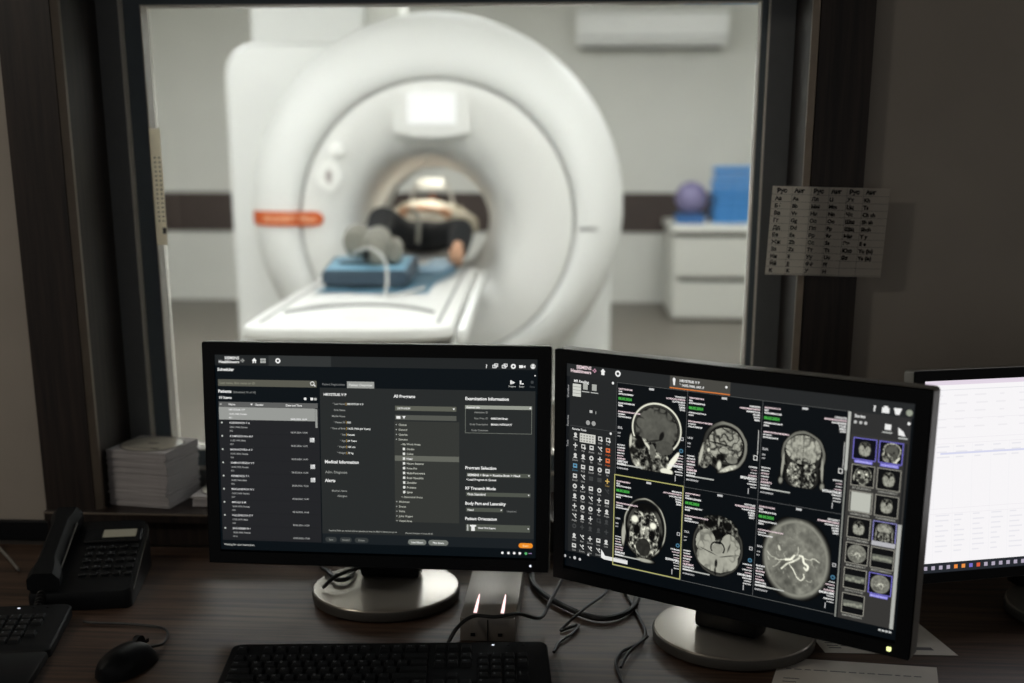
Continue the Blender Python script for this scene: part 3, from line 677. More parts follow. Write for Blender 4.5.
def brain(kind, n=110, m=96, seed=1):
    X, Y = grid(n, m); A = np.zeros_like(X); N = fbm(X, Y, 5, seed); N2 = fbm(X, Y, 11, seed+9)
    # wobble the coordinates so that outlines are not geometric
    WX = X+.05*(fbm(X, Y, 3, seed+21, 2)-.5); WY = Y+.05*(fbm(X, Y, 3, seed+33, 2)-.5)
    sulci = np.clip(1-np.abs(fbm(WX, WY, 4.2, seed+40, 2)-.5)*9, 0, 1)
    fine = np.clip(1-np.abs(fbm(WX, WY, 7.5, seed+50, 2)-.5)*8, 0, 1)
    if kind == 'sag_skull':
        prof = np.maximum(ell(WX, WY, -.22, .42, .56, .66, .08), ell(WX, WY, .12, .66, .46, .44, .06))
        tex = np.clip(.12+1.25*(N2-.36)+.30*fine, .02, .85); A = prof*tex
        A *= 1-.9*ell(WX, WY, -.52, .02, .14, .11, .3); A *= 1-.92*ell(WX, WY, -.42, .24, .19, .15, .3); A *= 1-.85*ell(WX, WY, -.66, .46, .14, .10, .4)
        A *= 1-.7*ell(WX, WY, -.08, .66, .07, .26, .5, -.35); A = np.maximum(A, .8*ell(WX, WY, -.76, .20, .05, .20, .35, .15)); A = np.maximum(A, .75*ell(WX, WY, -.55, .80, .16, .10, .4, .6)*(.5+N2))
        A = np.maximum(A, .85*ell(WX, WY, -.18, .26, .05, .26, .4, -.75))
        cran = ell(X, Y, .12, -.26, .82, .70, .03); A *= 1-cran*(Y < .06+.34*X)
        skin = rim(X, Y, .12, -.24, .86, .74, .055, .02)*((Y < .05) | (X > .3))*(Y < .46); A = np.maximum(A, skin*.92)
        A = np.maximum(A, .22*rim(X, Y, .12, -.24, .79, .67, .05, .03)*(Y < .0))
        bk = ell(WX, WY, .12, -.24, .72, .60, .04)*(Y < .16+.30*X); edge = np.hypot((X-.12)/.72, (Y+.24)/.6)
        br = .34+.10*(N-.5)+.06*(N2-.5)-.24*sulci*sstep(.62, .95, edge); A = np.where(bk > .5, np.maximum(br, .06), A)
        A = np.where(ell(WX, WY, .40, .26, .30, .21, .06) > .5, .30+.08*(N2-.5), A)
        A *= 1-.8*ell(WX, WY, .30, -.06, .07, .13, .3, .5); A *= 1-.55*ell(WX, WY, .02, .10, .30, .03, .4, -.25); A *= 1-.85*ell(WX, WY, .06, .26, .07, .12, .4)
        A = np.where(ell(WX, WY, .02, .42, .10, .22, .1, -.2) > .5, .38+.2*(N2-.5), A)
        A = np.maximum(A, .96*ell(WX, WY, .72, .60, .085, .34, .12, .62)); A = np.maximum(A, .92*ell(WX, WY, .50, .92, .22, .10, .2))
        A *= (Y < .97)
    if kind == 'sag':
        A = .18*ell(WX, WY, .14, -.06, .84, .88, .04); A = np.maximum(A, .50*rim(WX, WY, .14, -.06, .86, .90, .11)*sstep(-.9, .2, X+.3*Y+.3)); A *= 1-.9*rim(X, Y, .15, -.08, .73, .74, .06)
        bk = ell(WX, WY, .15, -.12, .67, .62, .04); br = .64+.12*(N-.5)-.46*sulci-.14*fine; A = np.where(bk > .5, np.clip(br, .12, .8), A)
        A *= 1-.75*ell(WX, WY, -.06, -.14, .44, .028, .4, .10); A *= 1-.9*ell(WX, WY, -.02, .38, .16, .14, .25)
        A = np.where(ell(WX, WY, .42, .40, .22, .14, .1) > .5, .46+.3*(N2-.5), A)
        f = ell(WX, WY, -.58, .30, .28, .56, .08, .22); A = np.where((f > .5) & (bk < .5), np.clip(.15+.9*(N2-.3), .05, .6), A)
        A = np.maximum(A, .72*ell(WX, WY, -.78, .34, .06, .42, .3, .18)); A = np.maximum(A, .85*ell(WX, WY, -.50, .14, .07, .09, .5))
        A = np.maximum(A, .72*ell(WX, WY, .34, .72, .42, .09, .3, -.42)*(.6+N2*.8)); A = np.maximum(A, .8*ell(WX, WY, -.06, .66, .09, .18, .4)); A *= 1-.7*ell(WX, WY, -.26, .66, .08, .26, .5)
    if kind == 'cor':
        A = .14*np.maximum(ell(WX, WY, 0, -.18, .86, .78, .04), ell(WX, WY, 0, .45, .76, .62, .06))
        A = np.maximum(A, .44*rim(WX, WY, 0, -.14, .90, .84, .10)*(Y < .25)); A *= 1-.85*rim(X, Y, 0, -.16, .78, .72, .06)*(Y < .2)
        low = np.maximum(ell(WX, WY, 0, .48, .62, .56, .05), 0)*(Y > -.04); A = np.where(low > .5, np.clip(.16+1.5*(N2-.38)+.30*(fine-.35), .03, .82), A)
        bk = ell(WX, WY, 0, -.34, .72, .50, .03); br = .66+.16*(N-.5)+.2*(N2-.5)-.34*sulci*(.25+np.hypot(X/.7, (Y+.34)/.5)**2*.75)-.12*fine; A = np.where(bk > .5, np.clip(br, .2, .82), A)
        A *= 1-.4*ell(WX, WY, 0, -.5, .018, .34, .5); A *= 1-.7*ell(WX, WY, 0, .06, .40, .10, .4)*(N2 > .40); A *= 1-.8*ell(WX, WY, 0, .5, .07, .4, .4)
        for s_ in (-1, 1): A = np.maximum(A, .62*ell(WX, WY, s_*.82, .24, .055, .46, .35, -s_*.06)); A = np.maximum(A, .55*ell(WX, WY, s_*.86, .82, .09, .12, .5)); A *= 1-.6*ell(WX, WY, s_*.70, .45, .04, .40, .5)
        A *= Y < .95
    if kind == 'ax_eyes':
        A = .26*ell(WX, WY, 0, -.05, .86, .92, .03)*(.7+.6*N2); A = np.maximum(A, .74*rim(WX, WY, .02, -.08, .86, .90, .05)); A *= 1-.9*rim(X, Y, .02, -.06, .79, .83, .07)
        inn = ell(WX, WY, 0, .10, .64, .82, .04); A = np.where(inn > .5, np.clip(.22+1.6*(N2-.40)+.35*(fine-.3), .04, .95), A)
        A *= 1-.9*ell(WX, WY, 0, -.74, .52, .18, .3)
        for s_ in (-1, 1):
            A = np.maximum(A, .98*ell(WX, WY, s_*.38-.02, -.25+.06*s_, .14, .12, .4)); A *= 1-.95*ell(WX, WY, s_*.32, .06+.06*s_, .13, .16, .2)
            A = np.maximum(A, .62*ell(WX, WY, s_*.10, .03, .08, .18, .4)*(.6+.8*N2)); A *= 1-.9*ell(WX, WY, s_*.68, .28, .08, .28, .4)
        A *= 1-.95*ell(WX, WY, -.02, .52, .30, .27, .06); A = np.maximum(A, (.13+.08*N2)*ell(WX, WY, -.02, .52, .30, .27, .06)); A = np.maximum(A, .75*rim(WX, WY, -.02, .52, .36, .33, .06)*N2*1.4)
        A = np.maximum(A, .68*ell(WX, WY, -.86, .25, .08, .35, .3)); A = np.maximum(A, .66*ell(WX, WY, .05, .92, .34, .06, .4))
    if kind == 'ax':
        A = .16*ell(WX, WY, 0, .05, .92, .92, .03)*(.5+N2); A = np.maximum(A, .27*rim(WX, WY, 0, .05, .95, .93, .06))
        up = ell(WX, WY, 0, -.52, .76, .44, .06); A = np.where(up > .5, np.clip(.12+1.3*(N2-.42)+.25*(fine-.3), .03, .6), A)
        for s_ in (-1, 1): A *= 1-.92*ell(WX, WY, s_*.36, -.66, .17, .15, .25)
        A = np.maximum(A, .6*ell(WX, WY, 0, -.78, .035, .16, .5)); A *= 1-.9*ell(WX, WY, .0, -.34, .24, .15, .3)
        bk = np.maximum.reduce([ell(WX, WY, -.46, -.06, .36, .40, .05, .3), ell(WX, WY, .48, .0, .36, .42, .05, -.3), ell(WX, WY, 0, .40, .78, .46, .04)])
        br = .64+.12*(N-.5)+.06*(N2-.5)-.20*sulci*sstep(.45, .9, np.hypot(X/.8, (Y-.25)/.65)); A = np.where(bk > .5, br, A)
        A *= 1-.75*rim(WX, WY, .0, .10, .27, .24, .05)*(Y < .22); A = np.where(ell(WX, WY, 0, .10, .20, .17, .1) > .5, .58+.1*(N2-.5), A)
        A *= 1-.55*ell(WX, WY, .42, .02, .03, .14, .5, .4); A *= 1-.55*ell(WX, WY, -.36, .24, .30, .018, .4, .25); A *= 1-.55*ell(WX, WY, .38, .28, .28, .018, .4, -.25)
        A *= 1-.85*ell(WX, WY, -.03, .58, .05, .12, .4); A *= 1-.7*ell(WX, WY, -.05, .84, .035, .12, .4)
    if kind == 'mip':
        A = ell(X, Y, 0, 0, .97, .98, .05)*(.46+.26*(N-.5)+.16*(N2-.5)); A = np.maximum(A, rim(X, Y, 0, 0, .97, .98, .14, .1)*.58)
        A *= 1-.15*ell(X, Y, -.3, .4, .4, .4, .5); A = np.maximum(A, ell(X, Y, 0, 0, .75, .75, .1)*.62*np.clip(1-np.abs(N-.5)*22, 0, 1)*(N2 > .52))
        def vessel(pts, w, b):
            nonlocal A
            P = np.array([tuple(p) for p in catmull([(x, y, 0) for x, y in pts], 10)])[:, :2]
            D = np.full(X.shape, 9.)
            for p in P: D = np.minimum(D, np.hypot(X-p[0], (Y-p[1])*1.15))
            A = np.maximum(A, b*(.75+.5*N2)*(1-sstep(w*.4, w*1.25, D)))
        vessel([(-.62, .10), (-.40, .08), (-.22, .02), (.0, .04), (.12, -.04)], .022, .75); vessel([(-.40, .30), (-.25, .16), (-.05, .06), (.1, -.05)], .034, .9)
        vessel([(-.30, .06), (-.15, .03), (-.05, -.08)], .042, .98); vessel([(.10, -.10), (.20, -.08), (.24, .05), (.36, .12), (.33, .22), (.26, .18)], .045, .98)
        vessel([(.20, -.06), (.40, -.04), (.52, -.09), (.68, -.02)], .024, .8); vessel([(.05, -.30), (.06, -.18), (.02, -.10)], .022, .75)
        vessel([(-.18, .16), (-.05, .28), (.06, .44), (.18, .50), (.27, .42), (.25, .34)], .028, .85); vessel([(-.45, .12), (-.56, .24), (-.66, .30)], .02, .7)
        vessel([(-.86, -.06), (-.74, .04), (-.62, .06), (-.50, .10)], .024, .7); vessel([(.46, -.06), (.48, .05), (.54, .12)], .018, .65); vessel([(-.52, -.24), (-.48, -.16)], .05, .8); vessel([(.34, .48), (.46, .5), (.5, .44)], .018, .65)
        vessel([(-.3, .02), (-.36, -.08), (-.30, -.14)], .018, .6); vessel([(.14, -.1), (.2, -.2), (.3, -.24)], .018, .6); vessel([(-.82, .08), (-.78, .14)], .03, .7)
    return A

# ------------------------------------------------------------------ screens
WHT = (236, 236, 234); GR1 = (176, 178, 174); GR2 = (120, 122, 120)
def garble(rng, n): return ''.join(rng.choice('ABEHKLMNORSTUXV') for _ in range(n))
def left_picture():
    D = Display(518, 322); rn = random.Random(3)
    D.rect(-.5, -3, 517, 319, (2, 10, 16), 0)
    D.rect(0, -3, 516, 17, (30, 33, 34)); D.rect(88, -2.5, 189, 17, (47, 50, 50), 2)
    D.text(40.2, 5, 'SIEMENS', WHT, w=24, align='r'); D.text(40.2, 11, 'Healthineers', WHT, w=34, align='r')
    for a, b in ((43, 9), (45.5, 7), (45.5, 11), (47.5, 9)): D.disc(a, b, 1.1, GR1, 3)
    D.poly([(60.5, 9), (64.6, 4.5), (68.7, 9), (67.3, 9), (67.3, 13), (61.9, 13), (61.9, 9)], WHT, 3); D.rect(63.6, 10, 65.6, 13, (40, 42, 42), 4)
    for i in range(3):
        for j in range(2): D.rect(74.5+i*3.1, 5.2+j*4, 77+i*3.1, 8.6+j*4, GR1, 3)
    D.disc(103, 8.6, 4.2, WHT, 3); D.disc(103, 8.6, 1.9, (40, 42, 42), 4)
    D.text(4, 23.4, 'Scheduler', WHT, w=27, off=.03)
    D.rect(4, 39.5, 165, 50.3, (88, 88, 78)); D.text(7, 45, 'Last name, first name or ID', (132, 132, 116), 5.2)
    D.disc(158, 44, 3.4, WHT, 3); D.disc(158, 44, 2.3, (88, 88, 78), 4); D.poly([(160, 46.2), (161, 45.2), (163.6, 48), (162.6, 49)], WHT, 4)
    D.text(4, 58.5, 'Patients', WHT, w=21.7, off=.03); D.text(28, 59.6, '(Scheduled 10 of 10)', GR2, w=38); D.text(4.3, 68.6, '10 Items', WHT, w=21.5)
    D.disc(146, 68.6, 2.2, WHT, 3); D.rect(154.5, 66.6, 159, 70.6, WHT, 3); D.rect(160.6, 67, 164.6, 70.6, GR1, 3)
    D.rect(4.2, 75.6, 166, 83.6, (92, 93, 92)); D.text(20.5, 79.4, 'Name', WHT, 4.4); D.text(64, 79.4, 'Gender', WHT, 4.4); D.text(114, 79.4, 'Date and Time', WHT, 4.4); D.rect(6, 78.4, 9, 80.6, GR1, 3); D.poly([(56, 78), (60, 78), (58, 81)], WHT, 3)
    D.rect(3.6, 83.8, 168, 303, (31, 32, 35)); D.rect(4, 84, 161.5, 104.4, (150, 152, 148), 2)
    D.rect(161.8, 85, 165.2, 115, (150, 152, 148), 2)
    D.text(20.5, 88, 'HRYSTIUK V P', (232, 232, 232), 4.2, layer=5); D.text(20.5, 95, '14.05.1960, Female', (228, 228, 226), 3.8, layer=5); D.text(20.5, 101, '001', (228, 228, 226), 3.8, layer=5); D.text(148.5, 101.5, '08.05.2024, 14:30', (236, 236, 236), 3.8, align='r', layer=5)
    nm = ['KUBAREVICH T A', 'KOMPLEKSOVA M P', 'MANAKOVSKA A V', 'SAMENCHENKO V F', 'VERMENICH T I', 'MAKUSHEVICH N V', 'MIKULA R M', 'PALUSHKOVA E Y', 'SHCHERBIN N I']
    for i, n in enumerate(nm):
        y = 109.3+i*21.72; D.text(20.8, y, n, (206, 206, 206), 4.3, off=.02); D.text(20.8, y+7, '1%d.0%d.19%d, %s' % (i, (i*4) % 9+1, 44+i*5, ('Female', 'Male')[i % 3 == 1]), (158, 159, 158), 3.8); D.text(20.8, y+13.2, '00%d' % (i+2), (140, 141, 140), 3.8)
        D.text(148.5, y+13.8, '08.05.2024, 1%d:%d0' % (3+i//2, (i*2) % 6), (158, 159, 158), 3.8, align='r'); D.disc(8.3, y, 1.5, (186, 190, 184), 3)
        D.rect(4, y+17.4, 166, y+17.9, (24, 25, 28), 2)
        if i in (1, 3, 4): D.rect(152.2, y+.4, 159.6, y+7.4, (196, 197, 196), 3); D.poly([(159.6, y+.4), (159.6, y+5), (155.5, y+.4)], (240, 240, 240), 4)
    D.text(5.5, 310.3, 'Waiting for user interaction.', GR1, w=51.5)
    D.rect(169.8, 50.2, 513.8, 287.5, (37, 40, 40)); D.rect(169.8, 287.5, 513.8, 304, (22, 28, 32))
    D.text(174, 44.6, 'Patient Registration', (110, 112, 112), w=37); D.rect(214, 39.6, 257.8, 50.2, (150, 152, 148), 2); D.text(236, 45, 'Patient Overview', (214, 216, 212), w=38, align='c')
    D.text(175.9, 60.8, 'HRYSTIUK V P', WHT, w=37, off=.03)
    lab = ['* Last Name', 'First Name', 'Middle Name', '* Patient ID', '* Date of Birth', '* Sex', '* Age', '* Height', '* Weight']; val = ['HRYSTIUK V P', '', '', '001', '14.05.1960 (64 Years)', 'Female', '64 Years', '165 cm', '70 kg']
    for i in range(9):
        y = 75.6+i*9.85; D.text(210.6, y, lab[i], (148, 150, 146), 4.0, align='r')
        if val[i]: D.text(213.6, y, val[i], (222, 224, 220), 4.2, off=.028); D.rect(211.7, y-2.2, 212.3, y+2.4, (190, 150, 60), 3)
    D.text(176, 169.2, 'Medical Information', WHT, w=55.6, off=.03); D.text(176.4, 186, 'Adm. Diagnosis', (140, 142, 138), w=36)
    D.text(175.8, 199.8, 'Alerts', WHT, w=17, off=.03); D.text(211.6, 216.5, 'Medical Alerts', (140, 142, 138), w=25, align='r'); D.text(211.6, 224.8, 'Allergies', (140, 142, 138), w=16, align='r')
    D.text(180.5, 282.2, 'Required fields are marked with an asterisk and must be filled in before you go on', (158, 160, 154), w=112); D.text(306.4, 283.2, 'Planned duration of exam 00:20', (150, 152, 146), w=44.5)
    for a, b, t in ((174.6, 193.4, 'Save'), (198.6, 218, 'Discard'), (223, 245.6, 'Delete')): D.pill(a, 293.2, b, 301.6, (52, 56, 56), 3); D.text((a+b)/2, 297.4, t, (130, 132, 128), 4, align='c', layer=5)
    for a, b, t in ((310.4, 340.2, 'Load Exam'), (343.6, 376, 'Plan Exam')): D.pill(a, 293.4, b, 302.4, (112, 116, 110), 3); D.text((a+b)/2, 298, t, (226, 228, 224), 4.4, align='c', layer=5)
    D.text(289.1, 61.6, 'All Programs', WHT, w=34.3, off=.03)
    D.rect(291, 77, 389, 84.6, (92, 94, 84), 2); D.text(294, 80.8, 'UKPHARM', (206, 208, 202), 4.6, off=.03); D.poly([(383, 79.6), (387, 79.6), (385, 82.4)], WHT, 3)
    D.rect(289.6, 101.6, 393.6, 265, (51, 53, 50), 2); D.rect(291, 91.6, 389, 99.4, (84, 86, 80), 2); D.rect(293, 93.4, 299.5, 97.6, WHT, 3); D.poly([(302.5, 93.2), (308, 93.2), (305.2, 98)], WHT, 3)
    it = ['Clinical', 'General', 'Queries', 'Siemens']
    for i, t in enumerate(it): D.text(296.3, 107.2+i*7.8, t, (176, 178, 168), 4.4); D.disc(292.8, 107.2+i*7.8, .9, GR1, 4)
    D.text(300, 138.2, '- My Work Areas', (176, 178, 168), 4.4)
    tt = ['Cardio', 'Colon', 'Head', 'Neuro Seizures', 'Knee Pro', 'Multi-Parametric', 'Brain Vasculitis', 'Shoulder', 'Prostate', 'Spine']
    D.rect(290, 156.8, 393.4, 165.4, (98, 100, 92), 3)
    for i, t in enumerate(tt):
        y = 146+i*7.77; D.text(309, y, t, (186, 188, 178) if i != 2 else WHT, 4.4); D.rect(303, y-2, 306.6, y+2, (226, 228, 222), 4)
    D.text(300, 223.9, '+ Abdominal Areas', (170, 172, 162), 4.4)
    for i, t in enumerate(['Abdomen', 'Breast', 'Pelvis', 'Joint Organs', 'Vessel Area']): D.text(296, 231.8+i*7.85, t, (176, 178, 168), 4.4); D.disc(292.6, 231.8+i*7.85, .9, GR1, 4)
    D.text(403, 63.2, 'Examination Information', WHT, w=69.4, off=.03)
    D.frame(403, 74, 508.8, 118.4, .8, (112, 116, 108)); D.rect(403, 74, 508.8, 79.8, (148, 152, 142), 3); D.text(405, 77, 'General Info', WHT, 4.2, layer=5, off=.03); D.disc(506, 77, 1.4, WHT, 4)
    for i, (a, b) in enumerate((('Admission ID', ''), ('Req. Proc. ID', '00001244 Brain'), ('Study Description', 'BRAIN WITHOUT'), ('Study Comment', ''))):
        y = 84.8+i*9.55; D.text(439.4, y, a, (136, 138, 134), 4.0, align='r'); D.text(444, y, b, WHT, 4.2, off=.03) if b else None
    for y, t, ww in ((173.8, 'Program Selection', 50), (206.9, 'RF Transmit Mode', 49), (231.4, 'Body Part and Laterality', 65), (256.4, 'Patient Orientation', 51.5)): D.text(403.2, y, t, WHT, w=ww, off=.03)
    for x0, y0, x1, y1 in ((405.6, 182, 507.6, 188.6), (404.6, 213.4, 507.6, 219.8), (404.6, 238.8, 464, 245), (404.6, 265.6, 507.6, 277)):
        D.rect(x0, y0, x1, y1, (78, 82, 74), 2); D.poly([(x1-4.2, (y0+y1)/2-1.2), (x1-1.2, (y0+y1)/2-1.2), (x1-2.7, (y0+y1)/2+1.2)], WHT, 3)
    D.text(407, 185.3, 'SIEMENS > Brain > Routine Brain > Head', WHT, w=84, off=.03); D.text(407.4, 192.8, 'Load Program in Queue', WHT, w=45.6); D.disc(406, 192.8, .9, WHT, 4)
    D.text(407, 216.6, 'First Standard', WHT, w=29); D.text(407, 242, 'Head', WHT, 4.6); D.text(470, 243, 'Unpaired', GR2, 4.2); D.text(424, 271.3, 'Head First Supine', WHT, w=28.5)
    D.rect(406, 266.6, 408.6, 276.4, GR1, 3); D.rect(411, 266.8, 421, 269.4, WHT, 3); D.rect(413.2, 268.6, 418.8, 276.6, WHT, 3)
    D.pill(489.6, 294.4, 512.4, 302.6, (236, 140, 36), 3); D.text(501, 298.6, 'Exam', (255, 214, 150), 4.4, align='c', layer=5)
    for i, x in enumerate((463.6, 473.4, 482.6, 491.6, 501.4)):
        c = (90, 180, 110) if i == 4 else WHT; D.disc(x, 311.4, 2.3, c, 3, n=5+i)
    D.rect(505.6, 310.6, 511, 311.8, (150, 130, 170), 3)
    D.text(436.5, 12, '?', WHT, 8, align='c', off=.03)
    for i, x in enumerate((450.4, 465.2, 478.8, 492.8)):
        if i == 2: D.disc(x, 11.6, 4, WHT, 3); D.disc(x, 11.6, 1.6, (30, 33, 34), 4)
        elif i == 3: D.rect(x-5, 9.6, x+1.4, 14, WHT, 3); D.poly([(x+1.4, 11.8), (x+5, 9.6), (x+5, 14)], WHT, 3)
        else: D.frame(x-4.4, 9.6, x+2.2, 14.8, 1.1, WHT, 3); D.frame(x-1.6, 7.6, x+4.4, 12.6, 1.1, WHT, 3)
    D.disc(509.6, 11.2, 4.2, GR1, 3); D.disc(509.6, 9.6, 1.7, WHT, 4); D.disc(509.6, 13.2, 2.8, WHT, 4, 1.6); D.disc(513, 25.6, 1.1, WHT, 3)
    for i, x in enumerate((477.2, 492.2)): D.rect(x-3, 33.6, x-.6, 39.6, WHT, 3); D.poly([(x, 34.4), (x+4.6, 37), (x, 39.6)] if i == 0 else [(x, 37.8), (x+3, 37.8), (x+3, 39.8), (x, 39.8)], WHT, 3); D.text(x, 43, ('Prepare', 'Exam')[i], GR1, 3.6, align='c')
    D.disc(508.6, 36, 2.4, (60, 64, 66), 3); D.text(508.6, 43, 'Close', (70, 74, 76), 3.6, align='c')
    return D

def right_picture():
    D = Display(518, 322); rn = random.Random(5)
    D.rect(-.5, -3, 517, 319, (3, 8, 13), 0)
    PK = (232, 210, 214)
    D.rect(0, -3, 516, 19.5, (35, 37, 38))
    D.text(43, 4, 'SIEMENS', PK, w=26, align='r', off=.03); D.text(43, 10.2, 'Healthineers', PK, w=36, align='r', off=.03)
    for a, b in ((46, 7), (48.6, 5), (48.6, 9), (50.5, 7)): D.disc(a, b, 1.2, (200, 150, 170), 3)
    D.poly([(58.5, 7), (62.7, 2.4), (67, 7), (65.4, 7), (65.4, 12), (60, 12), (60, 7)], WHT, 3)
    D.disc(88, 7.2, 4.8, WHT, 3, n=8); D.disc(88, 7.2, 2.2, (35, 37, 38), 4)
    D.rect(172.6, .6, 265.4, 18.4, (70, 69, 64), 2); D.rect(172.6, 17.2, 265.4, 18.8, (214, 122, 56), 3); D.text(188, 6.4, 'HRYSTIUK V P', WHT, w=31, off=.03); D.text(188, 12.6, '* 14.05.1960, 64Y, F', WHT, w=38, off=.03); D.poly([(179, 3), (181.5, 5), (180.6, 14), (178.4, 14), (177, 5)], WHT, 3); D.disc(259.6, 8, 1.8, WHT, 3)
    # icon panel
    D.rect(6, 19.5, 86, 294, (33, 35, 36), 1); D.rect(0, 19.5, 6, 294, (20, 23, 26), 1)
    for y0, t in ((52, 'Workflow'), (96, 'Favorites'), (128, 'Tools')): D.text(3, y0, t, (150, 150, 150), 4.6, rot=math.pi/2)
    D.text(13, 25.4, 'MR Reading', WHT, w=26); D.rect(11, 30, 25.4, 49, (206, 208, 200), 2)
    for x in (33, 48.4): D.rect(x-4, 27.5, x+4, 37, (170, 172, 166), 2); D.rect(x-6, 39.5, x+7, 41, GR1, 2)
    for i in range(3): D.rect(11.5, 34+i*5, 25, 34.6+i*5, (120, 122, 116), 3)
    D.disc(80, 22, 2, WHT, 3); D.rect(41, 67, 46, 71, (190, 190, 188), 3); D.text(52, 69.6, 'I', GR1, 6, align='c')
    for x in (38.6, 48.4): D.disc(x, 86.5, 3.6, (160, 160, 158), 3)
    D.rect(7, 94, 86, 94.6, (70, 72, 72), 2); D.text(11, 98.8, 'Favorite Tools', WHT, w=25); D.disc(78, 98, 1.8, WHT, 3)
    D.rect(24.5, 104, 52, 117.8, (206, 206, 198), 2); [D.rect(26+i*5, 106+j*4, 29+i*5, 108.4+j*4, (150, 150, 144), 3) for i in range(5) for j in range(3)]
    cols = (17, 31.2, 45.6, 60.4, 74); rows = [110+15.9*i for i in range(12)]
    for j, y in enumerate(rows):
        for i, x in enumerate(cols):
            if j == 0 and i in (1, 2): continue
            dim = (j == 4 and i in (2, 3)) or (j == 9) or (j == 8 and i in (3, 4)) or (j in (5,) and i == 4)
            if j == 11 and i == 4: continue
            c = (62, 64, 64) if dim else (208, 208, 204)
            if i == 4 and j in (1, 2): c = (226, 112, 62)
            if i == 4 and j == 4: c = (206, 172, 96)
            if i == 0 and j == 3: c = (96, 150, 180)
            k = rn.randrange(6)
            if k == 0: D.disc(x, y-1.5, 3.8, c, 3); D.disc(x, y-1.5, 1.6, (33, 35, 36), 4)
            elif k == 1: D.rect(x-3.6, y-5, x+3.6, y+1.6, c, 3); D.rect(x-2, y-3.4, x+2, y-1, (60, 62, 60), 4)
            elif k == 2: D.poly([(x-4, y-5), (x-2.8, y-5.6), (x+4, y+1), (x+2.6, y+1.8)], c, 3); D.disc(x+2, y-4, 1.6, c, 3)
            elif k == 3: D.rect(x-.9, y-5.8, x+.9, y+2, c, 3); D.rect(x-3.6, y-2.8, x+3.6, y-1, c, 3)
            elif k == 4: D.disc(x, y-3, 2.7, c, 3); D.poly([(x-4, y+2), (x, y-2), (x+4, y+2)], c, 3)
            else: D.frame(x-3.6, y-5, x+3.2, y+1.4, 1.4, c, 3); D.disc(x+2.4, y+.6, 2, c, 4)
            D.text(x, y+5, rn.choice(['Pan', 'Zoom', 'Scroll', 'Fit', 'Text', 'Line', 'Angle', 'ROI']), tuple(int(v*.7) for v in c), 4.0, align='c')
    D.poly([(66, 280), (71, 286), (73, 290), (68.5, 290.5), (66, 294)], WHT, 6)
    D.rect(70, 289, 112, 295, (226, 226, 224), 5); D.disc(70, 291, 3.4, WHT, 5)
    for i, (x, y, r) in enumerate(((-1.5, 303, 2.6), (8, 304, 1.6), (16.5, 303, 2.8), (26, 303.6, 2.4), (41, 293.4, 2))): D.disc(x+2, y, r, (196, 196, 196) if i != 1 else (110, 112, 112), 3, n=6)
    # six picture cells
    CX = (87, 201, 314, 434); CY = (20.4, 159.5, 301)
    D.rect(CX[0]-.6, CY[0]-.6, CX[3], CY[0], (90, 92, 90), 2)
    for x in CX[:3]: D.rect(x-.35, CY[0], x+.35, CY[2], (84, 86, 86), 2)
    D.rect(CX[0], CY[1]-.35, CX[3], CY[1]+.35, (84, 86, 86), 2); D.rect(CX[0], CY[2]-.35, CX[3], CY[2]+.35, (96, 98, 96), 2)
    spec = {(0, 0): ('sag_skull', 148, 93.5, 47, 52), (0, 1): ('sag', 256, 94, 39, 39), (0, 2): ('cor', 375, 94, 34, 40), (1, 0): ('ax_eyes', 138.5, 236.5, 41, 50), (1, 1): ('ax', 257, 237, 41, 46), (1, 2): ('mip', 374, 234, 49, 58)}
    for (r, c), (kd, cx, cy, hx, hy) in spec.items():
        D.image(cx-hx, cy-hy, cx+hx, cy+hy, brain(kd, 120, 104, 11+r*3+c), 2)
        x0, y0, x1, y1 = CX[c]+3, CY[r], CX[c+1]-3, CY[r+1]
        s = [(8.5, garble(rn, 13), 23, PK), (12.2, garble(rn, 3), 6, WHT), (15.8, garble(rn, 13), 25, WHT), (22.6, '08.05.2024', 22, (74, 176, 74)), (29.4, garble(rn, 15), 27, WHT), (33, garble(rn, 4), 8, WHT), (42, garble(rn, 20), 37, PK), (45.8, garble(rn, 7), 12, WHT), (49.4, garble(rn, 12), 22, WHT)]
        for dy, t, ww, cl in s: D.text(x0, y0+dy, t, cl, w=ww, layer=6, off=.045)
        D.rect(x0-.4, y0+20, x0+22.6, y0+25.4, (22, 66, 26), 4)
        for dy, ww in ((9.6, 16), (13.2, 30), (17, 20), (20.6, 10), (24.2, 9), (27.8, 8)): D.text(x1, y0+dy, garble(rn, max(3, int(ww/1.9))), WHT if dy != 13.2 else PK, w=ww, align='r', layer=6, off=.045)
        for dy, ww in ((66, 8), (74, 5), (79, 4.5)): D.text(x0, y0+dy, garble(rn, 3), (190, 190, 190), w=ww, layer=6, off=.04)
        for k in range(8): D.text(x0, y1-47+k*4.1, garble(rn, 7), PK if k in (2, 4, 5) else WHT, w=9+5*rn.random()+(4 if k > 4 else 0), layer=6, off=.045)
        D.text(x0, y1-12, garble(rn, 9), (190, 190, 190), w=19, layer=6, off=.04); D.rect(x0, y1-18.6, x0+43, y1-16.6, (176, 178, 172), 5)
        for k in range(8): D.text(x1, y1-45+k*4.1, garble(rn, 8), PK if k in (1, 3) else WHT, w=8+7*rn.random()+(12 if k == 4 else 0), align='r', layer=6, off=.045)
        D.rect(x1-12, y1-14, x1-10.8, y1-6, (190, 190, 190), 5)
        if (r, c) not in ((0, 1), (0, 2)): D.disc(x1-3.5, y1-52, 3.2, (70, 116, 142), 5); D.disc(x1-3.5, y1-52, 1.5, (10, 20, 30), 6)
        else:
            D.frame(x1-6.5, y1-62, x1-.5, y1-55, 1.2, (210, 210, 206), 5); D.rect(x1-1.2, y1-98, x1-.2, y1-63, (190, 190, 186), 5)
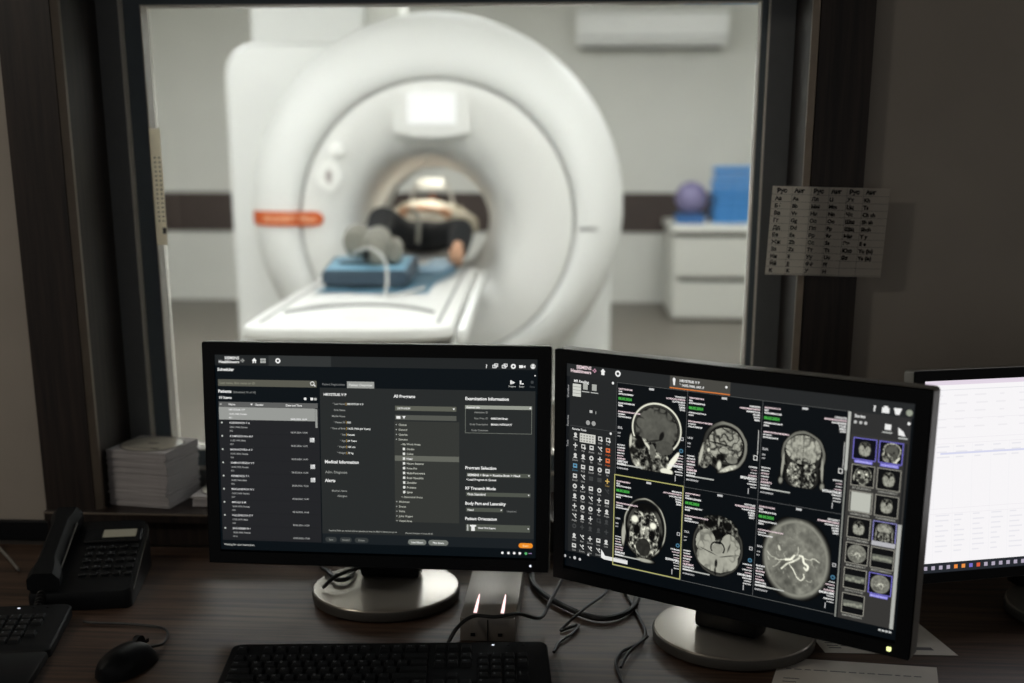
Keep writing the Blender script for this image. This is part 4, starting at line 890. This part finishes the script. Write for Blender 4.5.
        D.frame(x1-5.5, y1-72, x1-.5, y1-67, 1, (190, 190, 190), 4) if (r, c) not in ((0, 1), (0, 2)) else None
        D.rect((x0+x1)/2-4, y0+2, (x0+x1)/2+4, y0+5, (196, 196, 196), 5)
    D.frame(CX[0]-1, CY[1]-1.4, CX[1]-.4, CY[2]-.6, 1.5, (176, 174, 108), 7)
    D.rect(432.2, 20.2, 436.2, 99, (178, 180, 174), 3); D.rect(433.4, 99, 435.6, 304, (128, 130, 124), 3)
    # series list on the right
    D.rect(437.5, 19.5, 513.8, 304, (53, 52, 50), 1)
    D.rect(437.5, 19.5, 513.8, 50, (46, 46, 46), 2)
    D.text(466, 12, '?', WHT, 10, align='c', off=.04); D.rect(475.5, 9.6, 485, 16.6, WHT, 3); D.rect(478, 7.4, 482.6, 10, WHT, 3); D.poly([(490.4, 8.6), (500.8, 8.6), (498, 17), (493, 17)], WHT, 3); D.disc(510.4, 12.8, 4.2, (150, 156, 140), 3)
    D.text(441, 24.6, 'Series', WHT, w=14); 
    for x in (442.5, 449.5, 456): D.disc(x, 33, 2.4, (190, 190, 188), 3, n=5)
    D.poly([(481, 30.6), (489, 30.6), (489, 38), (481, 38)], WHT, 3); D.rect(478, 40.6, 491, 42.4, GR1, 3); D.poly([(498, 33), (505, 38), (508, 44), (499, 43)], WHT, 3); D.rect(499, 45.6, 511, 47.6, GR1, 3); D.disc(511, 26.6, 2, WHT, 3)
    VI = (118, 112, 206); GY = (146, 144, 134)
    TH = [(0, 0, 'ax', VI, 1), (0, 1, 'sag_skull', VI, 1), (1, 0, 'ax_eyes', GY, 0), (1, 1, 'ax', GY, 0), (2, 0, 'white', GY, 0), (2, 1, 'ax', GY, 0), (3, 0, 'ax', GY, 0), (3, 1, 'cor', (140, 138, 200), 2), (4, 0, 'mip', GY, 0), (4, 1, 'bar', GY, 0), (5, 0, 'bar', GY, 0), (5, 1, 'mip', VI, 1), (6, 0, 'bar', GY, 0)]
    for r, c, kd, col, lab in TH:
        x = 441.8+c*34; y = 53+r*35.6; D.frame(x, y, x+31, y+29, 1.1, col, 3); D.rect(x+1.1, y+1.1, x+29.9, y+27.9, (8, 9, 20) if col == VI else (10, 11, 13), 2)
        if kd == 'white': D.rect(x+2.4, y+1.6, x+28.6, y+27.4, (186, 188, 178), 3)
        elif kd == 'bar': D.rect(x+2, y+10, x+29, y+19, (96, 98, 90), 3); [D.disc(x+5+i*4.2, y+14+rn.random()*3, 2.2, (140, 142, 128), 4) for i in range(6)]
        else:
            sz = (9, 10.5) if kd == 'ax' else (13, 13); D.image(x+15.5-sz[0], y+14.5-sz[1], x+15.5+sz[0], y+14.5+sz[1], brain(kd, 34, 30, 70+r*2+c), 3)
        if lab == 1: D.rect(x+3, y+29.6, x+27, y+33.6, (122, 116, 214), 3); D.text(x+15, y+31.6, garble(rn, 9), (190, 186, 244), 3.8, align='c', layer=5)
        elif lab == 2: D.rect(x, y+27.4, x+31, y+33.6, (178, 178, 182), 4)
        else: D.text(x+15.5, y+31.6, garble(rn, 11), (150, 150, 142), 3.8, align='c', layer=5)
    D.rect(508.6, 53, 511.6, 170, (30, 31, 32), 3); D.rect(508.2, 160, 513, 304, (172, 174, 168), 4)
    for i in range(4): D.rect(494+i*4.6, 307.4, 497.4+i*4.6, 310, (196, 198, 196), 3)
    return D

def third_picture():
    D = Display(474, 296); rn = random.Random(9)
    D.rect(0, 0, 474, 296, (247, 245, 247), 0)
    D.rect(0, 0, 474, 7, (226, 214, 228), 1); D.rect(0, 14, 474, 15, (224, 224, 228), 1)
    for j in range(5):
        y = 22+j*12
        for i in range(9): D.rect(14+i*36+8*rn.random(), y, 14+i*36+14+12*rn.random(), y+2.4, (238, 236, 239), 1)
    for y in (58, 88, 96, 196, 204): D.rect(8, y, 470, y+.8, (237, 234, 238), 1)
    for i in range(14): D.rect(20+i*32, 96, 20.8+i*32, 280, (241, 240, 243), 1)
    for j in range(11):
        y = 100+j*8 if j < 3 else 206+(j-3)*8
        for i in range(13): D.rect(24+i*32, y, 24+i*32+10+14*rn.random(), y+2.2, (233, 232, 237), 2)
    D.rect(30, 110, 470, 113, (214, 216, 238), 3)
    D.rect(0, 281, 474, 296, (36, 40, 46), 2)
    for i in range(20): D.rect(6+i*13, 285.5, 12+i*13, 291.5, (176, 168, 186) if i not in (4, 5, 6, 7) else ((240, 140, 60), (240, 150, 70), (120, 110, 200), (220, 90, 60))[i-4], 3)
    return D

# ------------------------------------------------------------------ monitors
def monitor(label, c, yaw, tilt, W, H, pic, sw, sh, base, base_r, cat='monitor', neck_w=.105, led=None):
    """c = centre of the front face; the empty stands on the desk below the base"""
    ya, ti = R_(yaw), R_(tilt); t = thing('computer_monitor', label, cat, (base[0], base[1], DZ), yaw)
    inv = Matrix.Rotation(-ya, 4, 'Z'); lc = inv @ (Vector(c)-Vector((base[0], base[1], DZ)))
    head = lambda o: (setattr(o, 'location', lc), setattr(o, 'rotation_euler', (-ti, 0, 0)))
    P = lambda n, bm, m, sm=False: (lambda o: (head(o), o)[1])(obj(n, bm, m, t, sm))
    hw, hh = W/2, H/2
    bz = bmesh.new(); bx = (W-sw)/2; frame_bm(bz, -hw, hw, -hh, hh, bx, 0, .016, tb=H/2-(sh-H/2+(H-sh)/2)+0, tt=(H-sh)/2)
    P('bezel', bz, M_black)
    sb = bmesh.new(); fr = lambda k, y, r: [(x, y, z_) for x, z_ in rrect(0, 0, hw-k, hh-k, r)]
    loft(sb, [fr(-.0015, .003, .004), fr(-.0015, .030, .006), fr(.010, .040, .012), fr(.06, .058, .02), fr(.075, .062, .02)], True, False, True)
    P('rear_shell', sb, M_shell, True)
    o = pic.build('screen', M_screen, t, (-sw/2, .0035, sh/2)); head(o)
    if led: P('power_light', B(led[0]-led[3], led[0]+led[3], -.0015, .001, led[1]-led[3], led[1]+led[3], .0008, 1), led[2])
    for i in range(4): P('control_button', B(hw-.13+i*.018, hw-.12+i*.018, -.001, .0015, -hh+.005, -hh+.009), M_blackm)
    # stand: hinge block, column, round base
    P('hinge_block', B(-.05, .05, .0625, .085, -.05, .05, .006, 2), M_blackm, True)
    top = lc[2]+.03
    obj('neck', B(-neck_w/2, neck_w/2, lc[1]+.078, lc[1]+.118, .0212, top, .008, 2), M_black, t, True)
    bm = bmesh.new(); lathe(bm, [(base_r-.008, .0006), (base_r-.001, .004), (base_r, .0165), (base_r-.0015, .0188)], 72)
    bo = obj('base_rim', bm, pm('dark_grey_rim', (78, 76, 72), .4, .3, var=.04), t, True)
    bm = bmesh.new(); lathe(bm, [(base_r-.002, .0189), (base_r-.0035, .0206), (base_r-.008, .0210), (.01, .0210)], 72)
    obj('base_plate', bm, M_base, t, True)
    return t
mL = monitor('black monitor showing a dark patient scheduling form, on round silver base', (-.3277, 1.8352, 1.0043), -1.72, 5.1, .556, .360, left_picture(), .518, .322, (-.324, 1.884), .124, led=(.250, -.170, M_ledw, .0017))
mR = monitor('black monitor turned leftwards showing six brain scan images', (.1957, 1.6273, 1.0121), -31.68, 0.0, .556, .360, right_picture(), .518, .322, (.238, 1.732), .124, led=(.252, -.170, M_ledg, .003))
mT = monitor('black monitor with bright white spreadsheet at right edge of the desk', (.7469, 1.8507, .9968), 16.05, 7.0, .506, .326, third_picture(), .474, .296, (.806, 1.865), .112)

# ------------------------------------------------------------------ keyboards, mouse, telephone
KEYS = {}
def key_mesh(wd, dp):
    if (wd, dp) not in KEYS:
        bm = bmesh.new(); a = .0018
        lo = [(-wd/2, -dp/2), (wd/2, -dp/2), (wd/2, dp/2), (-wd/2, dp/2)]
        loft(bm, [[(x, y, 0) for x, y in lo], [(x*(1-2*a/wd), y*(1-2*a/dp)+.0006, .006) for x, y in lo], [(x*(1-3.4*a/wd), y*(1-3.4*a/dp)+.0008, .0068) for x, y in lo]], True, True, True)
        KEYS[wd, dp] = obj('key', bm, M_key); KEYS[wd, dp]['spare'] = 1
    return KEYS[wd, dp]
def keyboard(label, loc, rz, rest=False):
    t = thing('keyboard', label, 'keyboard', loc, rz)
    bm = bmesh.new(); W, Dp = .462, .158                     # origin: middle of the back edge
    out = rrect(0, -Dp/2, W/2, Dp/2, .012)
    loft(bm, [[(x, y, .001+.010*(y+Dp)/Dp) for x, y in out], [(x, y, .013+.012*(y+Dp)/Dp) for x, y in out], [(x*.99, -Dp/2+(y+Dp/2)*.97, .0155+.0125*(y+Dp)/Dp) for x, y in out]], True, True, True)
    obj('case', bm, M_blackm, t, True)
    zk = lambda y: .0155+.0125*(y+Dp)/Dp-.0012
    ang = math.atan(.0125/Dp); u = .019
    rows = []
    X0 = -W/2+.012
    rows.append((-.024, [(0, 1, 'Esc')]+[(2+i+.5*(i//4), 1, 'F%d' % (i+1)) for i in range(12)]+[(15.3+i, 1, '') for i in range(3)]))
    num = '`1234567890-='; rows.append((-.050, [(i, 1, ch_) for i, ch_ in enumerate(num)]+[(13, 2, '')]+[(15.3+i, 1, s) for i, s in enumerate(('Ins', 'Hm', 'PU'))]+[(18.6+i, 1, s) for i, s in enumerate('n/*-')]))
    rows.append((-.069, [(0, 1.5, 'Tab')]+[(1.5+i, 1, ch_) for i, ch_ in enumerate('QWERTYUIOP[]')]+[(13.5, 1.5, '')]+[(15.3+i, 1, s) for i, s in enumerate(('Del', 'End', 'PD'))]+[(18.6+i, 1, s) for i, s in enumerate('789')]+[(21.6, 1, '+')]))
    rows.append((-.088, [(0, 1.75, 'Caps')]+[(1.75+i, 1, ch_) for i, ch_ in enumerate("ASDFGHJKL;'")]+[(12.75, 2.25, '')]+[(18.6+i, 1, s) for i, s in enumerate('456')]))
    rows.append((-.107, [(0, 2.25, '')]+[(2.25+i, 1, ch_) for i, ch_ in enumerate('ZXCVBNM,./')]+[(12.25, 2.75, '')]+[(16.3, 1, '')]+[(18.6+i, 1, s) for i, s in enumerate('123')]+[(21.6, 1, '')]))
    rows.append((-.126, [(0, 1.25, 'Ctrl'), (1.25, 1.25, ''), (2.5, 1.25, 'Alt'), (3.75, 6.25, ''), (10, 1.25, 'Alt'), (11.25, 1.25, ''), (12.5, 1.25, ''), (13.75, 1.25, 'Ctrl')]+[(15.3+i, 1, '') for i in range(3)]+[(18.6, 2, '0'), (20.6, 1, '.')]))
    pr = bmesh.new()
    for y, ks in rows:
        for kx, kw, cap in ks:
            src = key_mesh(round(kw*u-.0022, 4), .0168); px_ = X0+(kx+kw/2)*u*.985-.002
            inst(src, 'key', t, (px_, y, zk(y)), (ang, 0, 0))
            if cap:
                for v, f in text_geo(cap, px_-kw*u/2+.0048, y-.0005, .0062 if len(cap) == 1 else .0042, 'l', .02):
                    q = [pr.verts.new((p[0], p[1], zk(p[1])+.0073)) for p in v]
                    for g_ in f:
                        try: pr.faces.new([q[i] for i in g_])
                        except ValueError: pass
    o = obj('key_print', pr, pm('key_legend_grey', (128, 134, 140), .6), t); o['kind'] = 'stuff'
    if rest: obj('palm_rest', B(-W/2, W/2, -Dp-.115, -Dp-.001, .001, .016, .006, 2), M_blackm, t, True)
    for i in range(3): obj('status_light', B(W/2-.082+i*.022, W/2-.078+i*.022, -.013, -.011, zk(-.012)+.001, zk(-.012)+.0022), M_ledw if i == 0 else M_key, t)
    return t
keyboard('black full-size keyboard in front of the scheduling monitor', (-.276, 1.626, DZ), 4.8)
keyboard('black keyboard cut off at the lower left of the desk beside the mouse', (-1.036, 1.712, DZ), 10.3, True)
for o in KEYS.values(): bpy.data.objects.remove(o)

t = thing('computer_mouse', 'black computer mouse with thin cable on the wooden desk', 'mouse', (-.655, 1.575, DZ), -16)
bm = bmesh.new(); rings = []
for i in range(13):
    s = -1+2*i/12; wdt = .031*math.sqrt(max(.02, 1-abs(s)**3.2)); hgt = .036*math.sqrt(max(.03, 1-abs(s*.97+.12)**2.6)); y = s*.056
    rings.append([(wdt*math.cos(a)*(1-.12*max(0, math.sin(a))), y, .001+hgt*max(0, math.sin(a))**.8) for a in [math.pi*j/16 for j in range(17)]])
loft(bm, rings, True, True, True); obj('mouse_shell', bm, M_black, t, True)
bm = bmesh.new(); loft(bm, [[(x, .030+.011*math.cos(2*math.pi*i/16), .028+.011*math.sin(2*math.pi*i/16)) for i in range(16)] for x in (-.004, .004)], True, True, True); obj('scroll_wheel', bm, M_blackm, t, True)
obj('button_seam', B(-.0005, .0005, .041, .054, .020, .0255), M_blackm, t)
bm = bmesh.new(); tube(bm, [(.0, .056, .010), (.004, .085, .006), (-.03, .135, .004), (-.09, .135, .004), (-.15, .120, .004), (-.17, .118, .004)], .0022, 6, 8); obj('mouse_cable', bm, M_cable, t, True)

t = thing('desk_telephone', 'black office telephone with handset and grey display beside the keyboard', 'telephone', (-.846, 1.898, DZ), 11)
def tz_(y): return .030+.055*(y+.11)/.22
bm = bmesh.new(); out = rrect(.010, 0, .082, .112, .014)
loft(bm, [[(x, y, .001) for x, y in out], [(x, y, tz_(y)-.008) for x, y in out], [(x*.965, y*.97, tz_(y*.97)) for x, y in out]], True, True, True); obj('base', bm, M_black, t, True)
an = math.atan(.25)
obj('display_frame', B(-.062, .036, -.021, .021, 0, .006, .003, 1), M_blackm, t, loc=(.052, .056, tz_(.056)), rot=(an, 0, 0))
obj('display', B(-.022, .034, -.012, .012, .0062, .0070), M_lcd, t, loc=(.044, .057, tz_(.057)), rot=(an, 0, 0))
kb = bmesh.new(); loft(kb, [[(x, y, z_) for x, y in rrect(0, 0, w_, d_, .002, 2)] for w_, d_, z_ in ((.0062, .0042, 0), (.0060, .0040, .003), (.0048, .003, .004))], True, True, True)
k0 = obj('key', kb, M_key, t, loc=(.006, .020, tz_(.020)), rot=(an, 0, 0))
for r in range(5):
    for c in range(5):
        if r == 0 and c == 0: continue
        y = .020-r*.020; inst(k0, 'key', t, (.006+c*.0185, y, tz_(y)), (an, 0, 0))
pr = bmesh.new(); dg_ = '123456789*0#'
for i, ch_ in enumerate(dg_):
    x, y = .006+(i % 3)*.0185, .020-(i//3)*.020
    for v, f in text_geo(ch_, x, y-.0022, .006, 'c', .02):
        q = [pr.verts.new((p[0], p[1], tz_(p[1])+.0046)) for p in v]
        for g_ in f:
            try: pr.faces.new([q[i_] for i_ in g_])
            except ValueError: pass
o = obj('key_print', pr, pm('key_legend_grey', (128, 134, 140), .6), t); o['kind'] = 'stuff'
# handset: grip with two cups, along the left side
bm = bmesh.new(); rings = []
for i in range(15):
    s = -1+2*i/14; y = s*.103; e = abs(s)
    wd_ = .018+.008*sstep(.55, .8, np.array(e)); h0 = tz_(y)+.008-.006*float(sstep(.55, .75, np.array(e))); h1 = tz_(y)+.032+.006*(1-s*s)
    rings.append([(-.046+x*float(wd_), y, h0+(h1-h0)*(z_*.5+.5)) for x, z_ in ((-1, -.7), (-.8, -1), (.8, -1), (1, -.7), (1, .3), (.6, 1), (-.6, 1), (-1, .3))])
loft(bm, rings, True, True, True); obj('handset', bm, M_blackm, t, True)
obj('handset_trim', B(-.0245, -.0235, -.085, .085, .0, .003), M_shell, t, loc=(0, 0, tz_(0)+.018), rot=(an, 0, 0))
obj('side_trim', B(.0925, .0932, -.09, .10, .0, .003), M_shell, t, loc=(0, 0, tz_(0)-.012), rot=(an, 0, 0))
bm = bmesh.new(); tube(bm, [(-.05+.006*math.cos(i*1.2), -.105-i*.0012-.006*0, .03-.0006*i+.006*math.sin(i*1.2)) for i in range(36)], .0018, 6, 3); obj('coiled_cord', bm, M_cable, t, True)

# ------------------------------------------------------------------ silver box with two painted highlights
t = thing('control_box', 'small brushed silver box with two painted highlights between the monitors', 'control box', (-.138, 1.70, DZ), 0)
obj('case', B(-.043, .043, 0, .25, .001, .040, .0025, 2), M_silver, t, True)
obj('front_seam', B(-.0008, .0008, -.0012, .0, .003, .037), M_blackm, t)
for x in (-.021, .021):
    obj('painted_glint', prism(bmesh.new(), [(x-.0026, -.020), (x+.0026, -.020), (x+.0018, -.07), (x+.0006, -.098), (x-.0006, -.098), (x-.0018, -.07)], .0402, .0412), M_glint, t, rot=(R_(90), 0, 0))
    obj('port', B(x-.0055, x+.0015, -.0012, .0, .010, .015), M_blackm, t)

# ------------------------------------------------------------------ discs in paper sleeves on the sill
SW = .126
def sleeve_mesh():
    bm = B(-SW/2, SW/2, -SW/2, SW/2, 0, .0034, .0006, 1); return bm
base_s = obj('cd_sleeve', sleeve_mesh(), M_sleeve)
zc = SZ+.0008; NSL = 28
for i in range(NSL):
    if i == 0: o = base_s
    else: o = bpy.data.objects.new('cd_sleeve', base_s.data); COL.objects.link(o)
    jx, jy, jr = RNG.normal(0, .0016), RNG.normal(0, .0016), RNG.normal(0, 1.6)
    o.location = (-.832+jx*.7, 2.216+jy*.7, zc); o.rotation_euler = (0, 0, R_(-10+jr*.8))
    tag(o, 'white paper disc sleeve within the tall stack on the window sill', 'disc sleeve', 'disc sleeves in the tall stack'); zc += .0039
o['label'] = 'white paper disc sleeve with printed disc, topmost of the tall sill stack'
def add_disc(parent):
    bm = bmesh.new(); n = 48
    loft(bm, [[(r*math.cos(2*math.pi*i/n), r*math.sin(2*math.pi*i/n), z_) for i in range(n)] for r, z_ in ((.0075, .0036), (.0075, .0046), (.0595, .0046), (.0600, .0041), (.0595, .0036), (.0075, .0036))])
    d_ = obj('disc', bm, M_disc, parent, True)
    bm = bmesh.new(); loft(bm, [[(r*math.cos(2*math.pi*i/n), r*math.sin(2*math.pi*i/n), z_) for i in range(n)] for r, z_ in ((.0590, .0048), (.0612, .0048), (.0612, .0038), (.0590, .0038), (.0590, .0048))]); obj('disc_edge', bm, M_slot, d_)
    obj('disc_print', B(-.030, .026, -.037, -.0345, .0047, .0049), M_greyink, d_); obj('disc_print', B(.016, .034, -.0385, -.033, .0047, .0050), M_ink, d_); obj('hub_mark', B(-.010, .010, -.002, .010, .0047, .0049), pm('hub_grey', (140, 136, 128), .5), d_)
add_disc(o)
o.rotation_euler = (0, 0, R_(-11))
zc = SZ+.0008
for i in range(5):
    o = bpy.data.objects.new('cd_sleeve', base_s.data); COL.objects.link(o); o.location = (-.680+RNG.normal(0, .0012), 2.226+RNG.normal(0, .0012), zc); o.rotation_euler = (0, 0, R_(RNG.normal(0, 1))); zc += .0039
    tag(o, 'white paper disc sleeve in the low stack behind the scheduling monitor', 'disc sleeve', 'disc sleeves in the low stack')
o['label'] = 'white paper disc sleeve with disc, topmost of the low sill stack'; add_disc(o)

# ------------------------------------------------------------------ papers
def sheet(name, label, pts, z0=DZ+.0006, lines=0, cat='paper', seed=1):
    t = thing(name, label, cat, (0, 0, 0)); bm = bmesh.new()
    a = [bm.verts.new((x, y, z0)) for x, y in pts]; b = [bm.verts.new((x, y, z0+.0004)) for x, y in pts]
    bm.faces.new(a[::-1]); bm.faces.new(b)
    for i in range(len(pts)): j = (i+1) % len(pts); bm.faces.new((a[i], a[j], b[j], b[i]))
    obj('sheet', bm, M_paper, t)
    if lines:
        rn = random.Random(seed); P = [Vector((x, y, 0)) for x, y in pts]; bm = bmesh.new()
        def at(u, v): p = (P[0]*(1-u)+P[1]*u)*(1-v)+(P[3]*(1-u)+P[2]*u)*v; return (p.x, p.y, z0+.0006)
        for i in range(lines):
            v = .06+.86*i/lines; u = .06
            while u < .9:
                L = rn.uniform(.03, .10)
                if u+L > .94 or (rn.random() < .18): break
                vs = [bm.verts.new(at(*q)) for q in ((u, v), (u+L, v), (u+L, v+.012), (u, v+.012))]; bm.faces.new(vs); u += L+.018
        vs = [bm.verts.new(at(*q)) for q in ((.70, .06), (.86, .06), (.86, .10), (.70, .10))]; bm.faces.new(vs)
        q_ = obj('print', bm, M_greyink, t); q_['kind'] = 'stuff'
    return t
sheet('paper_sheet', 'printed white sheet lying behind the scan monitor near the right edge', [(.370, 1.690), (.566, 1.690), (.510, 1.965), (.330, 1.965)], lines=26, seed=2)
sheet('paper_sheet', 'white sheet lying in front of the scan monitor base at bottom right', [(.235, 1.440), (.470, 1.425), (.522, 1.645), (.300, 1.668)], lines=18, seed=4, z0=DZ+.0006)

# transliteration chart taped across the casing
t = thing('wall_chart', 'small white paper letter chart taped over the right window casing', 'chart', (.315, 2.116, 1.271))
t.rotation_euler = (0, R_(1.3), 0)
cwid, chei = .199, .150
bm = bmesh.new(); g = []
nx, nz = 18, 10
for i in range(nx+1):
    g.append([bm.verts.new((cwid*i/nx+.002*(j/nz)-.001, .026*max(0, (i/nx-.35))**1.5*.55+.003*math.sin(5*i/nx), chei*j/nz)) for j in range(nz+1)])
for i in range(nx):
    for j in range(nz): bm.faces.new((g[i][j], g[i+1][j], g[i+1][j+1], g[i][j+1]))
bmesh.ops.solidify(bm, geom=bm.faces[:], thickness=.0003)
obj('sheet', bm, M_paper, t, True)
def chart_pt(x, zv, lift=.0012):
    u = min(max(x/cwid, 0), 1); return (x+.002*zv/chei-.001, .026*max(0, (u-.35))**1.5*.55+.003*math.sin(5*u)-lift, zv)
pr = bmesh.new()
def ct_(s, x, zv, size, off=.02):
    for v, f in text_geo(s, x, zv, size, 'l', off):
        q = [pr.verts.new(chart_pt(p[0], p[1])) for p in v]
        for g_ in f:
            try: pr.faces.new([q[i] for i in g_])
            except ValueError: pass
xs = [.006, .036, .068, .098, .128, .156]
ru = ['Аа Бб Вв Гг Дд Ее Жж Зз Ии Йй'.split()+['К'], 'Лл Мм Нн Оо Пп Рр Сс Тт Уу Фф'.split()+['Х'], 'Хх Цц Чч Шш Щщ Ыы Ээ Юю Яя'.split()]
en = ['Aa Bb Vv Gg Dd Ee Zh Zz Ii Jj'.split()+['K'], 'Ll Mm Nn Oo Pp Rr Ss Tt Uu Ff'.split()+['H'], ['Kh', 'Ts', 'Ch ch', 'Sh sh', 'Shch', 'Y y', 'E e', 'Yu (iu)', 'Ya (ia)']]
for k in range(3):
    ct_('Рус', xs[2*k]+.002, chei-.0105, .0098, .06); ct_('Анг', xs[2*k+1]+.002, chei-.0105, .0098, .06)
    for j in range(len(ru[k])): ct_(ru[k][j], xs[2*k], chei-.0235-j*.0122, .0090, .045); ct_(en[k][j], xs[2*k+1], chei-.0235-j*.0122, .0090, .045)
o = obj('print', pr, M_ink, t); o['kind'] = 'stuff'
bm = bmesh.new()
for j in range(12):
    zv = chei-.0135-j*.0122
    if zv < .002: continue
    P = [chart_pt(cwid*i/12, zv, .001) for i in range(13)]; Q = [chart_pt(cwid*i/12, zv-.0004, .001) for i in range(13)]
    for i in range(12): bm.faces.new([bm.verts.new(p) for p in (P[i], P[i+1], Q[i+1], Q[i])])
for x in xs[1:]:
    bm.faces.new([bm.verts.new(chart_pt(*p, .001)) for p in ((x-.002, 0.001), (x-.0016, .001), (x-.0016, chei-.001), (x-.002, chei-.001))])
o = obj('ruling', bm, M_greyink, t); o['kind'] = 'stuff'
# narrow dotted strip on the far side of the glass
t = thing('paper_strip', 'narrow dotted paper strip stuck along the left edge of the window glass', 'paper strip', (-.8325, 2.3265, 1.300))
obj('strip', B(0, .021, 0, .0005, 0, .220), pm('thin_strip_paper', (246, 240, 226), .8, var=.03, translucent=.8), t)
bm = bmesh.new()
for i in range(15):
    for x in (.0075, .016): box(bm, x-.0016, x+.0016, -.0006, -.0002, .045+i*.0085, .048+i*.0085)
box(bm, .013, .020, -.0006, -.0002, .022, .034)
o = obj('dots', bm, M_greyink, t); o['kind'] = 'stuff'

# ------------------------------------------------------------------ loose cables
def cable(label, pts, r=.003, mat=None):
    bm = bmesh.new(); tube(bm, pts, r, 8, 10); o = obj('cable', bm, mat or M_cable, None, True); return tag(o, label, 'cable')
h_ = DZ+.004
cable('black cable crossing over the silver box towards the keyboard', [(-.20, 1.645, h_), (-.183, 1.665, .785), (-.160, 1.694, .7945), (-.125, 1.694, .7945), (-.092, 1.715, .792), (-.06, 1.76, h_+.014), (-.045, 1.83, h_+.018), (-.03, 1.95, h_+.008), (-.02, 2.05, h_)])
cable('black cable making a sharp fold on the desk between the monitors', [(.06, 2.02, h_), (.045, 1.90, h_+.006), (.01, 1.80, h_+.016), (-.026, 1.750, h_), (-.018, 1.752, h_), (.0, 1.768, h_), (-.008, 1.735, h_), (-.028, 1.70, h_), (-.036, 1.66, h_)], .0024)
cable('thin black cable looping left of the scan monitor base', [(.075, 1.95, h_), (.085, 1.88, h_), (.098, 1.80, h_), (.104, 1.745, h_), (.092, 1.70, h_), (.066, 1.668, h_), (.056, 1.63, h_), (.060, 1.58, h_), (.07, 1.52, h_)], .0026)
cable('second thin black cable curving into the loop by the scan monitor', [(.106, 1.716, h_+.005), (.09, 1.685, h_+.005), (.074, 1.65, h_+.005), (.062, 1.60, h_+.005)], .0022)
cable('thick black tube standing in for a shadow between the monitors', [(-.085, 2.03, h_+.003), (-.075, 1.93, h_+.003), (-.02, 1.835, h_+.003), (.04, 1.79, h_+.003), (.088, 1.84, h_+.003), (.10, 1.95, h_+.003), (.095, 2.06, h_+.003)], .005)  # black tube put in for a shadow band on the desk
cable('black cable loop lying over the left of the scheduling monitor base', [(-.475, 2.05, h_), (-.455, 1.99, h_+.006), (-.435, 1.93, .778), (-.408, 1.885, .778), (-.388, 1.90, .778), (-.392, 1.95, .780), (-.405, 2.01, h_+.02), (-.415, 2.07, h_)], .0042)
cable('short black cable end crossing the scheduling monitor base', [(-.425, 1.850, .7765), (-.405, 1.872, .790), (-.372, 1.915, .792), (-.355, 2.00, .790), (-.350, 2.04, .77), (-.350, 2.08, h_)], .0034)
cable('pale cable end hanging at far left beside the telephone', [(-1.13, 2.10, .80), (-1.09, 2.07, .765), (-1.05, 2.03, h_), (-1.00, 1.965, h_)], .003, M_shell)
